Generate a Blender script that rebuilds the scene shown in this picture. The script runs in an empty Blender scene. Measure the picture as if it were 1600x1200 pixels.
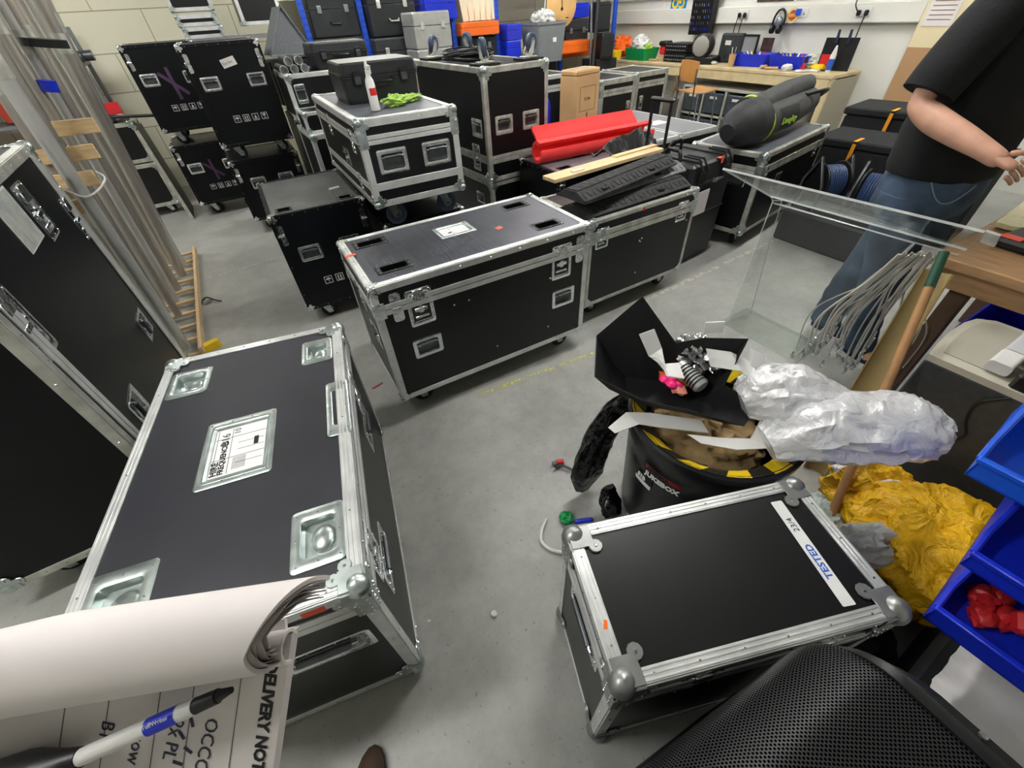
import bpy, bmesh, math, random
from mathutils import Matrix, Vector, Euler, noise
random.seed(7)
PI = math.pi
C = bpy.context.scene.collection
S = bpy.context.scene

# ---------------------------------------------------------------- camera
cam_d = bpy.data.cameras.new('camera'); cam = bpy.data.objects.new('camera', cam_d); C.objects.link(cam)
cam_d.sensor_width = 36.0; cam_d.lens = 641.15/1600*36; cam_d.clip_start = 0.02; cam_d.clip_end = 60
HEAD, PITCH, ROLL = math.radians(-29.0), math.radians(42.70), math.radians(-3.682)
_f = Vector((0, math.cos(PITCH), -math.sin(PITCH))); _r = Vector((1, 0, 0)); _u = _r.cross(_f)
_r2 = math.cos(ROLL)*_r+math.sin(ROLL)*_u; _u2 = -math.sin(ROLL)*_r+math.cos(ROLL)*_u
_Z = Matrix.Rotation(HEAD, 3, 'Z'); _r2, _u2, _f = _Z@_r2, _Z@_u2, _Z@_f
_m = Matrix((_r2, _u2, -_f)).transposed().to_4x4(); _m.translation = (0, 0, 1.65)
cam.matrix_world = _m
S.camera = cam
S.view_settings.view_transform = 'Standard'; S.view_settings.look = 'None'
S.view_settings.gamma = 1.0; S.view_settings.use_curve_mapping = False
S.view_settings.exposure = 2.45
# ---------------------------------------------------------------- world
w = bpy.data.worlds.new('world'); S.world = w; w.use_nodes = True
w.node_tree.nodes['Background'].inputs[0].default_value = (0.8, 0.9, 1.0, 1)
w.node_tree.nodes['Background'].inputs[1].default_value = 0.3

# ---------------------------------------------------------------- materials
def srgb(r, g=None, b=None):
    if g is None: r, g, b = r
    f = lambda c: (c/255/12.92) if c/255 <= .04045 else ((c/255+.055)/1.055)**2.4
    return (f(r), f(g), f(b), 1)
MATS = {}
def mat(name, col, rough=.5, metal=0., nz=0., nscale=20., bump=0., bscale=60., spec=.5, coat=0., trans=0., ior=1.45, emit=None, alpha=1., stretch=None, col2=None, sheen=0.):
    if name in MATS: return MATS[name]
    m = bpy.data.materials.new(name); m.use_nodes = True; N = m.node_tree.nodes; K = m.node_tree.links
    b = N['Principled BSDF']
    b.inputs['Base Color'].default_value = col; b.inputs['Roughness'].default_value = rough
    b.inputs['Metallic'].default_value = metal; b.inputs['Specular IOR Level'].default_value = spec
    b.inputs['Coat Weight'].default_value = coat; b.inputs['Transmission Weight'].default_value = trans
    b.inputs['IOR'].default_value = ior; b.inputs['Alpha'].default_value = alpha
    b.inputs['Sheen Weight'].default_value = sheen
    if emit: b.inputs['Emission Color'].default_value = emit[0]; b.inputs['Emission Strength'].default_value = emit[1]
    if nz or bump:
        tc = N.new('ShaderNodeTexCoord'); mp = N.new('ShaderNodeMapping'); K.new(tc.outputs['Object'], mp.inputs[0])
        if stretch: mp.inputs['Scale'].default_value = stretch
    if nz:
        n = N.new('ShaderNodeTexNoise'); n.inputs['Scale'].default_value = nscale; n.inputs['Detail'].default_value = 8
        K.new(mp.outputs[0], n.inputs['Vector'])
        r = N.new('ShaderNodeValToRGB'); r.color_ramp.elements[0].position = .35; r.color_ramp.elements[1].position = .68
        c2 = col2 or tuple(min(1, c*(1+nz)) for c in col[:3])+(1,)
        c1 = col if col2 else tuple(c*(1-nz) for c in col[:3])+(1,)
        r.color_ramp.elements[0].color = c1; r.color_ramp.elements[1].color = c2
        K.new(n.outputs[0], r.inputs[0]); K.new(r.outputs[0], b.inputs['Base Color'])
        mr = N.new('ShaderNodeMapRange'); mr.inputs[3].default_value = max(0, rough-.12*nz); mr.inputs[4].default_value = min(1, rough+.2*nz)
        K.new(n.outputs[0], mr.inputs[0]); K.new(mr.outputs[0], b.inputs['Roughness'])
    if bump:
        n2 = N.new('ShaderNodeTexNoise'); n2.inputs['Scale'].default_value = bscale; n2.inputs['Detail'].default_value = 4
        K.new(mp.outputs[0], n2.inputs['Vector'])
        bp = N.new('ShaderNodeBump'); bp.inputs['Strength'].default_value = bump; bp.inputs['Distance'].default_value = .01
        K.new(n2.outputs[0], bp.inputs['Height']); K.new(bp.outputs[0], b.inputs['Normal'])
    MATS[name] = m; return m
BLK = srgb(30, 31, 34)
def laminate(nm='black_laminate', cc=(9, 10, 13), rg=.36):
    m = mat(nm, srgb(cc), rg, 0, .25, 3.0, .04, 90)
    N = m.node_tree.nodes; K = m.node_tree.links; b = N['Principled BSDF']
    tc = N.new('ShaderNodeTexCoord'); v = N.new('ShaderNodeTexVoronoi'); v.inputs['Scale'].default_value = 130; v.inputs['Randomness'].default_value = .15
    K.new(tc.outputs['Object'], v.inputs['Vector'])
    bp = N.new('ShaderNodeBump'); bp.inputs['Strength'].default_value = .07; bp.inputs['Distance'].default_value = .002
    K.new(v.outputs['Distance'], bp.inputs['Height']); K.new(bp.outputs[0], b.inputs['Normal'])
    return m
LAM = laminate(); LAMT = laminate('sheen_lightened_laminate', (40, 41, 48), .45)  # LAMT: same laminate with overhead sheen painted in as a lighter base colour
def ribbed(nm='ribbed_black_panel', cc=(42, 44, 50), me=.2):
    m = mat(nm, srgb(cc), .3, me, .2, 5, .01, 50)
    N = m.node_tree.nodes; K = m.node_tree.links; b = N['Principled BSDF']
    tc = N.new('ShaderNodeTexCoord'); v = N.new('ShaderNodeTexWave'); v.inputs['Scale'].default_value = 30; v.bands_direction = 'X'
    K.new(tc.outputs['Object'], v.inputs['Vector'])
    bp = N.new('ShaderNodeBump'); bp.inputs['Strength'].default_value = .6; bp.inputs['Distance'].default_value = .003
    K.new(v.outputs['Fac'], bp.inputs['Height']); K.new(bp.outputs[0], b.inputs['Normal'])
    return m
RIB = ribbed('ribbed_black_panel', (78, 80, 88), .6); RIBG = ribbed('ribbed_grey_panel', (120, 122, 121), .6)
SATIN = mat('satin_black_panel', srgb(9, 11, 15), .36, 0, .2, 4, .03, 60, spec=.3)
ALU = mat('aluminium_extrusion', srgb(222, 224, 223), .34, .6, .12, 14, .08, 40)
ALU2 = mat('worn_aluminium', srgb(196, 196, 188), .4, .6, .25, 12, .1, 40)
CHR = mat('chrome_hardware', srgb(225, 230, 232), .17, 1., .1, 30, .2, 45)
ZNC = mat('zinc_plate', srgb(190, 200, 198), .3, .9, .15, 22, .06, 30)
DARKM = mat('dark_grey_metal', srgb(90, 93, 96), .35, .8, .2, 20)
BLKE = mat('black_anodised_edge', srgb(22, 23, 26), .35, .5)
RUB = mat('black_rubber', srgb(16, 16, 18), .7, 0, .2, 30)
BRUB = mat('blue_grey_castor_rubber', srgb(52, 66, 88), .5)
PAP = mat('white_paper', srgb(228, 228, 228), .7)
PAPW = mat('warm_paper', srgb(222, 216, 214), .75, 0, .04, 8)
INK = mat('black_ink', srgb(25, 25, 28), .6)
BLUEINK = mat('blue_ink', srgb(40, 90, 190), .6)
ORT = mat('orange_tape', srgb(238, 92, 66), .6)
DRK = mat('dark_void', srgb(12, 12, 14), .8)
WPL = mat('white_plastic', srgb(225, 225, 222), .4)
GPL = mat('grey_plastic', srgb(120, 124, 126), .45, 0, .05, 10)
BPL = mat('black_plastic', srgb(20, 21, 23), .42, 0, .15, 20, .06, 120)
BLUEP = mat('blue_plastic', srgb(24, 48, 205), .33, 0, .05, 4, .02, 20)
BLUEB = mat('bright_blue_plastic', srgb(26, 92, 225), .3)
RACKB = mat('blue_racking_steel', srgb(34, 82, 205), .35)
ORP = mat('orange_plastic', srgb(246, 112, 30), .5)
REDP = mat('red_plastic', srgb(205, 40, 42), .4)
GRNP = mat('green_plastic', srgb(20, 150, 80), .4)
YELP = mat('yellow_plastic', srgb(245, 205, 30), .45)
WOODP = mat('pale_pine', srgb(214, 184, 140), .6, 0, .15, 6, .05, 40, stretch=(1, 8, 8))
WOODT = mat('tan_table_wood', srgb(176, 138, 98), .5, 0, .18, 5, .05, 30, stretch=(9, 1.5, 9))
CARD = mat('brown_cardboard', srgb(196, 158, 112), .8, 0, .08, 5)
FAB = mat('black_fabric', srgb(17, 17, 20), .9, 0, .3, 30, .3, 200, sheen=.3)

# ---------------------------------------------------------------- mesh builder
def T(x, y, z): return Matrix.Translation((x, y, z))
def RX(a): return Matrix.Rotation(math.radians(a), 4, 'X')
def RY(a): return Matrix.Rotation(math.radians(a), 4, 'Y')
def RZ(a): return Matrix.Rotation(math.radians(a), 4, 'Z')
class MB:
    def __init__(s): s.v = []; s.f = []; s.m = []; s.sm = []; s.mats = []
    def mi(s, m):
        if m not in s.mats: s.mats.append(m)
        return s.mats.index(m)
    def add(s, vs, fs, m, M=None, smooth=False):
        o = len(s.v); k = s.mi(m)
        s.v += [tuple(M@Vector(v)) if M is not None else tuple(v) for v in vs]
        for f in fs: s.f.append(tuple(o+i for i in f)); s.m.append(k); s.sm.append(smooth)
        return s
    def box(s, c, d, m, bev=0., M=None, rz=0):
        x, y, z = d[0]/2, d[1]/2, d[2]/2; b = min(bev, x*.9, y*.9, z*.9)
        Mx = T(*c)@RZ(rz) if rz else T(*c)
        if M is not None: Mx = M@Mx
        if b <= 0:
            vs = [(i, j, k) for i in (-x, x) for j in (-y, y) for k in (-z, z)]
            return s.add(vs, [(0, 1, 3, 2), (4, 6, 7, 5), (0, 4, 5, 1), (2, 3, 7, 6), (0, 2, 6, 4), (1, 5, 7, 3)], m, Mx)
        vs = []; idx = {}
        for i in (-1, 1):
            for j in (-1, 1):
                for k in (-1, 1):
                    for a in range(3):
                        p = [i*(x-b), j*(y-b), k*(z-b)]; p[a] += (i, j, k)[a]*b
                        idx[(i, j, k, a)] = len(vs); vs.append(tuple(p))
        fs = []
        for a in range(3):
            o = [q for q in range(3) if q != a]
            for sg in (-1, 1):
                L = []
                for (p, q) in ((-1, -1), (1, -1), (1, 1), (-1, 1)):
                    t = [0]*3; t[a] = sg; t[o[0]] = p; t[o[1]] = q; L.append(idx[(*t, a)])
                if (sg == 1) == (a == 1): L.reverse()
                fs.append(tuple(L))
        for a in range(3):      # edges parallel to axis a
            o = [q for q in range(3) if q != a]
            for p in (-1, 1):
                for q in (-1, 1):
                    t0 = [0]*3; t0[a] = -1; t0[o[0]] = p; t0[o[1]] = q; t1 = list(t0); t1[a] = 1
                    L = [idx[(*t0, o[0])], idx[(*t1, o[0])], idx[(*t1, o[1])], idx[(*t0, o[1])]]
                    if (p*q == 1) != (a == 1): L.reverse()
                    fs.append(tuple(L))
        for i in (-1, 1):
            for j in (-1, 1):
                for k in (-1, 1):
                    L = [idx[(i, j, k, a)] for a in range(3)]
                    if i*j*k < 0: L.reverse()
                    fs.append(tuple(L))
        return s.add(vs, fs, m, Mx)
    def loft(s, loops, m, M=None, cap0=True, cap1=True, smooth=True, closed=True):
        n = len(loops[0]); vs = [p for l in loops for p in l]; fs = []
        for i in range(len(loops)-1):
            for j in range(n if closed else n-1):
                k = (j+1) % n; fs.append((i*n+j, i*n+k, (i+1)*n+k, (i+1)*n+j))
        s.add(vs, fs, m, M, smooth)
        if cap0: s.add(loops[0], [tuple(reversed(range(n)))], m, M)
        if cap1: s.add(loops[-1], [tuple(range(n))], m, M)
        return s
    def cyl(s, p0, p1, r0, r1, m, n=12, M=None, caps=True, smooth=True):
        p0, p1 = Vector(p0), Vector(p1); d = (p1-p0).normalized(); a = d.orthogonal().normalized(); b = d.cross(a)
        L = [[tuple(p+r*(math.cos(t)*a+math.sin(t)*b)) for t in (2*PI*i/n for i in range(n))] for p, r in ((p0, r0), (p1, r1))]
        return s.loft(L, m, M, caps, caps, smooth)
    def tube(s, pts, r, m, n=8, M=None, caps=True, closed=False):
        P = [Vector(p) for p in pts]; L = []; a = None
        for i, p in enumerate(P):
            if closed: d = P[(i+1) % len(P)]-P[i-1]
            else: d = P[min(i+1, len(P)-1)]-P[max(i-1, 0)]
            d = d.normalized() if d.length > 1e-9 else Vector((0, 0, 1))
            a = (a-d*a.dot(d)) if a else d.orthogonal()
            if a.length < 1e-6: a = d.orthogonal()
            a.normalize(); b = d.cross(a); q = r[i] if isinstance(r, (list, tuple)) else r
            L.append([tuple(p+q*(math.cos(t)*a+math.sin(t)*b)) for t in (2*PI*k/n for k in range(n))])
        if closed: L.append(L[0]); caps = False
        return s.loft(L, m, M, caps, caps)
    def sph(s, c, r, m, n=12, k=8, M=None, sc=(1, 1, 1), z0=-1., z1=1.):
        L = []
        for i in range(k+1):
            t = math.asin(z0)+(math.asin(z1)-math.asin(z0))*i/k
            rr = max(math.cos(t), 1e-4)
            L.append([(c[0]+r*sc[0]*rr*math.cos(2*PI*j/n), c[1]+r*sc[1]*rr*math.sin(2*PI*j/n), c[2]+r*sc[2]*math.sin(t)) for j in range(n)])
        return s.loft(L, m, M, z0 > -1, z1 < 1)
    def lathe(s, prof, m, n=24, M=None, cap0=True, cap1=True, a0=0, a1=None):
        return s.loft([[(r*math.cos(2*PI*j/n), r*math.sin(2*PI*j/n), z) for j in range(n)] for r, z in prof], m, M, cap0, cap1)
    def prism(s, poly, z0, z1, m, M=None):
        return s.loft([[(x, y, z0) for x, y in poly], [(x, y, z1) for x, y in poly]], m, M, smooth=False)
    def rivet(s, M, m, r=.0035):
        vs = [(r*math.cos(t), r*math.sin(t), 0) for t in (PI/3*i for i in range(6))]+[(r*.6*math.cos(t), r*.6*math.sin(t), r*.55) for t in (PI/3*i for i in range(6))]
        s.add(vs, [(i, (i+1) % 6, 6+(i+1) % 6, 6+i) for i in range(6)]+[tuple(range(6, 12))], m, M, True)
    def build(s, name, parent=None, M=None, **kw):
        me = bpy.data.meshes.new(name); me.from_pydata(s.v, [], s.f)
        for q in s.mats: me.materials.append(q)
        me.polygons.foreach_set('material_index', s.m); me.polygons.foreach_set('use_smooth', s.sm); me.update()
        if any(s.sm):
            try: me.set_sharp_from_angle(angle=math.radians(42))
            except Exception: pass
        o = bpy.data.objects.new(name, me); C.objects.link(o)
        if parent: o.parent = parent
        if M is not None: o.matrix_local = M
        for k, v in kw.items(): o[k] = v
        return o
def thing(name, label, cat, M=None, group=None):
    o = bpy.data.objects.new(name, None); C.objects.link(o); o.empty_display_size = .05
    if M is not None: o.matrix_world = M
    o['label'] = label; o['category'] = cat
    if group: o['group'] = group
    return o
def tag(o, label, cat, group=None):
    o['label'] = label; o['category'] = cat
    if group: o['group'] = group
    return o
def struct(mb, name):
    o = mb.build(name); o['kind'] = 'structure'; return o
def copy_tree(o, parent=None):
    c = o.copy(); C.objects.link(c)
    if parent: c.parent = parent
    for ch in list(o.children): copy_tree(ch, c)
    return c
def rrect(w, h, r, z, n=4, cx=0, cy=0):
    L = []
    for sx, sy, a in ((1, 1, 0), (-1, 1, 90), (-1, -1, 180), (1, -1, 270)):
        for i in range(n+1):
            t = math.radians(a+90*i/n); L.append((cx+sx*(w/2-r)+r*math.cos(t), cy+sy*(h/2-r)+r*math.sin(t), z))
    return L
def text_mb(txt, size, m, M, depth=.0004, align='LEFT', mb=None, bold=0., sx=1.):
    cu = bpy.data.curves.new('t', 'FONT'); cu.body = txt; cu.size = size; cu.align_x = align; cu.resolution_u = 2; cu.extrude = depth; cu.offset = bold
    ob = bpy.data.objects.new('t', cu); C.objects.link(ob)
    dg = bpy.context.evaluated_depsgraph_get(); me = bpy.data.meshes.new_from_object(ob.evaluated_get(dg))
    mb = mb or MB(); mb.add([(v.co.x*sx, v.co.y, v.co.z) for v in me.vertices], [tuple(p.vertices) for p in me.polygons], m, M)
    bpy.data.objects.remove(ob); bpy.data.curves.remove(cu); bpy.data.meshes.remove(me)
    return mb
def blob(mb, c, r, m, amp=.2, fr=3., sc=(1, 1, 1), n=40, k=24, M=None, seed=0., ridged=False, octv=4):
    L = []
    for i in range(k+1):
        t = -PI/2+PI*i/k; row = []
        for j in range(n):
            a = 2*PI*j/n; d = Vector((math.cos(t)*math.cos(a), math.cos(t)*math.sin(a), math.sin(t)))
            q = noise.fractal(d*fr+Vector((seed, seed*2, 0)), 1., 2., octv)
            if ridged: q = .5-abs(q)*1.6
            e = 1+amp*q
            row.append((c[0]+d.x*r*sc[0]*e, c[1]+d.y*r*sc[1]*e, c[2]+d.z*r*sc[2]*e))
        L.append(row)
    return mb.loft(L, m, M, False, False)
def sheet(mb, fn, nu, nv, m, th=.0015, M=None, smooth=True):
    """a cloth or card: fn(u,v)->point; given a real thickness"""
    P = [[Vector(fn(i/nu, j/nv)) for j in range(nv+1)] for i in range(nu+1)]; vs = []; fs = []
    Nn = []
    for i in range(nu+1):
        for j in range(nv+1):
            a = P[min(i+1, nu)][j]-P[max(i-1, 0)][j]; b = P[i][min(j+1, nv)]-P[i][max(j-1, 0)]
            n_ = a.cross(b); n_ = n_.normalized() if n_.length > 1e-12 else Vector((0, 0, 1)); Nn.append(n_)
    for sgn in (.5, -.5):
        for i in range(nu+1):
            for j in range(nv+1): vs.append(tuple(P[i][j]+Nn[i*(nv+1)+j]*th*sgn))
    o = (nu+1)*(nv+1); w_ = nv+1
    for i in range(nu):
        for j in range(nv):
            a, b, c, d = i*w_+j, (i+1)*w_+j, (i+1)*w_+j+1, i*w_+j+1
            fs.append((a, b, c, d)); fs.append((o+d, o+c, o+b, o+a))
    for i in range(nu):
        for j0 in (0, nv):
            a, b = i*w_+j0, (i+1)*w_+j0; fs.append((a, o+a, o+b, b) if j0 == 0 else (b, o+b, o+a, a))
    for j in range(nv):
        for i0 in (0, nu):
            a, b = i0*w_+j, i0*w_+j+1; fs.append((b, o+b, o+a, a) if i0 == 0 else (a, o+a, o+b, b))
    return mb.add(vs, fs, m, M, smooth)
def crv(pts, n=8):
    """Catmull-Rom through points"""
    P = [Vector(p) for p in pts]; P = [2*P[0]-P[1]]+P+[2*P[-1]-P[-2]]; out = []
    for i in range(1, len(P)-2):
        for k in range(n):
            t = k/n; a, b, c, d = P[i-1:i+3]
            out.append(.5*((2*b)+(c-a)*t+(2*a-5*b+4*c-d)*t*t+(3*b-a-3*c+d)*t**3))
    out.append(P[-2]); return out

# ---------------------------------------------------------------- flight cases
def face_M(L, W, H, f):
    o, a, b = {'top': ((0, 0, H), (1, 0, 0), (0, 1, 0)), 'front': ((0, 0, 0), (1, 0, 0), (0, 0, 1)), 'back': ((L, W, 0), (-1, 0, 0), (0, 0, 1)),
               'left': ((0, W, 0), (0, -1, 0), (0, 0, 1)), 'right': ((L, 0, 0), (0, 1, 0), (0, 0, 1)), 'bottom': ((0, W, 0), (1, 0, 0), (0, -1, 0))}[f]
    a, b = Vector(a), Vector(b); n = a.cross(b); M = Matrix((a, b, n)).transposed().to_4x4(); M.translation = o; return M
def fdim(L, W, H, f): return {'top': (L, W), 'bottom': (L, W), 'front': (L, H), 'back': (L, H), 'left': (W, H), 'right': (W, H)}[f]
def holed(mb, w, h, holes, m, M):
    xs = sorted({0, w, *[q for o in holes for q in (o[0], o[1])]}); ys = sorted({0, h, *[q for o in holes for q in (o[2], o[3])]})
    for i in range(len(xs)-1):
        for j in range(len(ys)-1):
            cx, cy = (xs[i]+xs[i+1])/2, (ys[j]+ys[j+1])/2
            if any(o[0] < cx < o[1] and o[2] < cy < o[3] for o in holes): continue
            mb.add([(xs[i], ys[j], 0), (xs[i+1], ys[j], 0), (xs[i+1], ys[j+1], 0), (xs[i], ys[j+1], 0)], [(0, 1, 2, 3)], m, M)
def ring_plate(mb, w, h, iw, ih, depth, m, M, r=.012, mi=None, rv=CHR, nr=3):
    ir = min(r, iw*.45, ih*.45)*.8
    mb.loft([rrect(w, h, r, 0), rrect(w, h, r, .002), rrect(w-.004, h-.004, r, .003), rrect(iw+.006, ih+.006, ir, .003), rrect(iw, ih, ir, .0015), rrect(iw*.94, ih*.94, ir, -depth)], m, M, False, False, smooth=False)
    mb.add(rrect(iw*.94, ih*.94, ir, -depth), [tuple(range(20))], mi or m, M)
    ex, ey = (w+iw)/4, (h+ih)/4
    for i in range(nr):
        t = -1+2*i/(nr-1)
        for sy in (-1, 1): mb.rivet(M@T(t*(ex-.002), sy*ey, .003), rv)
    for sx in (-1, 1): mb.rivet(M@T(sx*ex, 0, .003), rv)
def it_handle(root, M, w, h, hm=None):
    mb = MB(); ring_plate(mb, w, h, w*.74, h*.62, .018, hm or CHR, M, mi=DARKM, nr=4)
    o = mb.build('handle', root)
    g = MB(); gy = h*.2
    g.tube([(-w*.35, gy, -.004), (-w*.35, gy, .010), (w*.35, gy, .010), (w*.35, gy, -.004)], .0035, CHR, 6, M)
    g.cyl((-w*.28, gy, .011), (w*.28, gy, .011), .0085, .0085, DARKM, 10, M); g.build('grip', o); return o
def it_latch(root, M, w, h, hm=None):
    mb = MB(); ring_plate(mb, w, h, w*.72, h*.74, .014, hm or CHR, M, mi=DARKM, nr=3)
    mb.box((0, h*.28, .002), (w*.5, h*.2, .012), CHR, .003, M); mb.box((0, h*.42, .006), (w*.4, h*.12, .008), CHR, .002, M)
    o = mb.build('butterfly_latch', root)
    k = MB(); k.cyl((0, -.01, -.012), (0, -.01, .004), w*.17, w*.15, CHR, 12, M); k.box((0, -.01, .004), (w*.5, h*.1, .008), CHR, .003, M)
    k.box((0, -h*.27, .0), (w*.56, .012, .008), CHR, .003, M); k.build('butterfly_key', o); return o
def it_dish(root, M, w, h, hm=None):
    mb = MB(); ring_plate(mb, w, h, w*.64, h*.62, .022, hm or ZNC, M, nr=3, r=.014)
    mb.sph((w*.05, 0, -.022), .03, ZNC, 12, 5, M, (w*8, h*8, .5), -.2, 1); return mb.build('castor_dish', root)
def it_slot(root, M, w, h, hm=None):
    mb = MB(); ring_plate(mb, w, h, w*.72, h*.6, .05, BLKE if hm is None else hm, M, mi=DRK, nr=3); return mb.build('castor_slot', root)
def it_hinge(root, M, w, h, hm=None):
    mb = MB()
    for sg in (-1, 1):
        mb.loft([rrect(w, h*.46, w*.3, 0, cy=sg*h*.26), rrect(w, h*.46, w*.3, .003, cy=sg*h*.26)], CHR, M, smooth=False)
        for q in (-1, 1):
            for t in (.16, .38): mb.rivet(M@T(q*w*.28, sg*h*t, .003), CHR)
    mb.cyl((-w*.4, 0, .004), (w*.4, 0, .004), .005, .005, CHR, 8, M); mb.box((0, 0, .003), (w*.9, .02, .006), CHR, .002, M)
    return mb.build('hinge', root)
def it_symbols(root, M, w, h, hm=None):
    """row of handling pictograms"""
    W_ = mat('white_print', srgb(205, 205, 205), .6); s = h; n = 4; gap = (w-s)/(n-1)
    for i in range(n):
        mb = MB(); c = -w/2+s/2+i*gap; Mi = M@T(c, 0, .0006)
        for a in range(4): mb.box((0, s*.47, 0), (s, s*.07, .0006), W_, 0, Mi@RZ(90*a))
        if i == 0:
            mb.loft([[(s*.32*math.cos(t), s*.02+s*.26*math.sin(t), z) for t in [PI*q/8 for q in range(9)]] for z in (0, .0006)], W_, Mi, smooth=False)
            mb.box((0, -s*.1, 0), (s*.05, s*.4, .0006), W_, 0, Mi); mb.box((s*.06, -s*.28, 0), (s*.12, s*.05, .0006), W_, 0, Mi)
        elif i == 1:
            for q in (-1, 1):
                mb.box((q*s*.17, -.03*s, 0), (s*.12, s*.5, .0006), W_, 0, Mi)
                mb.prism([(q*s*.17-s*.13, s*.12), (q*s*.17+s*.13, s*.12), (q*s*.17, s*.34)], 0, .0006, W_, Mi)
            mb.box((0, -s*.33, 0), (s*.6, s*.06, .0006), W_, 0, Mi)
        elif i == 2:
            mb.box((0, -s*.05, 0), (s*.3, s*.26, .0006), W_, 0, Mi); mb.box((0, s*.2, 0), (s*.12, s*.22, .0006), W_, 0, Mi); mb.box((0, -s*.28, 0), (s*.6, s*.08, .0006), W_, 0, Mi)
        else:
            mb.prism([(-s*.26, s*.33), (s*.26, s*.33), (s*.16, s*.02), (-s*.16, s*.02)], 0, .0006, W_, Mi); mb.box((0, -s*.1, 0), (s*.07, s*.26, .0006), W_, 0, Mi); mb.box((0, -s*.28, 0), (s*.4, s*.06, .0006), W_, 0, Mi)
        mb.build('handling_symbol', root)
ITEM = dict(handle=it_handle, latch=it_latch, dish=it_dish, slot=it_slot, hinge=it_hinge, symbols=it_symbols)
HOLE = dict(handle=(.74, .62), latch=(.72, .74), dish=(.64, .62), slot=(.72, .6), label=(.8, .8))
def castor(root, x, y, zt, zf, wm=None, out=1, nm='castor'):
    r = (zt-zf)*.44; wm = wm or RUB
    mb = MB(); mb.box((x, y, zt-.004), (.1, .085, .006), ZNC, .002); mb.cyl((x, y, zt-.006), (x, y, zt-.02), .03, .028, ZNC, 12)
    for q in (-1, 1):
        mb.prism([(-.03, .0), (.03, 0), (.035+.01, -(zt-zf-r)-.012), (.012, -(zt-zf-r)-.012)], -.002, .002, ZNC, T(x, y+q*.022, zt-.015)@RX(90))
    mb.cyl((x+.027, y-.03, zf+r), (x+.027, y+.03, zf+r), .007, .007, CHR, 8)
    o = mb.build(nm, root)
    wb = MB(); wb.lathe([(r*.5, -.017), (r*.9, -.017), (r, -.011), (r, .011), (r*.9, .017), (r*.5, .017)], wm, 20, T(x+.027, y, zf+r)@RX(90))
    wb.cyl((x+.027, y-.018, zf+r), (x+.027, y+.018, zf+r), r*.45, r*.45, GPL, 12); wb.build('wheel', o); return o
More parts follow.
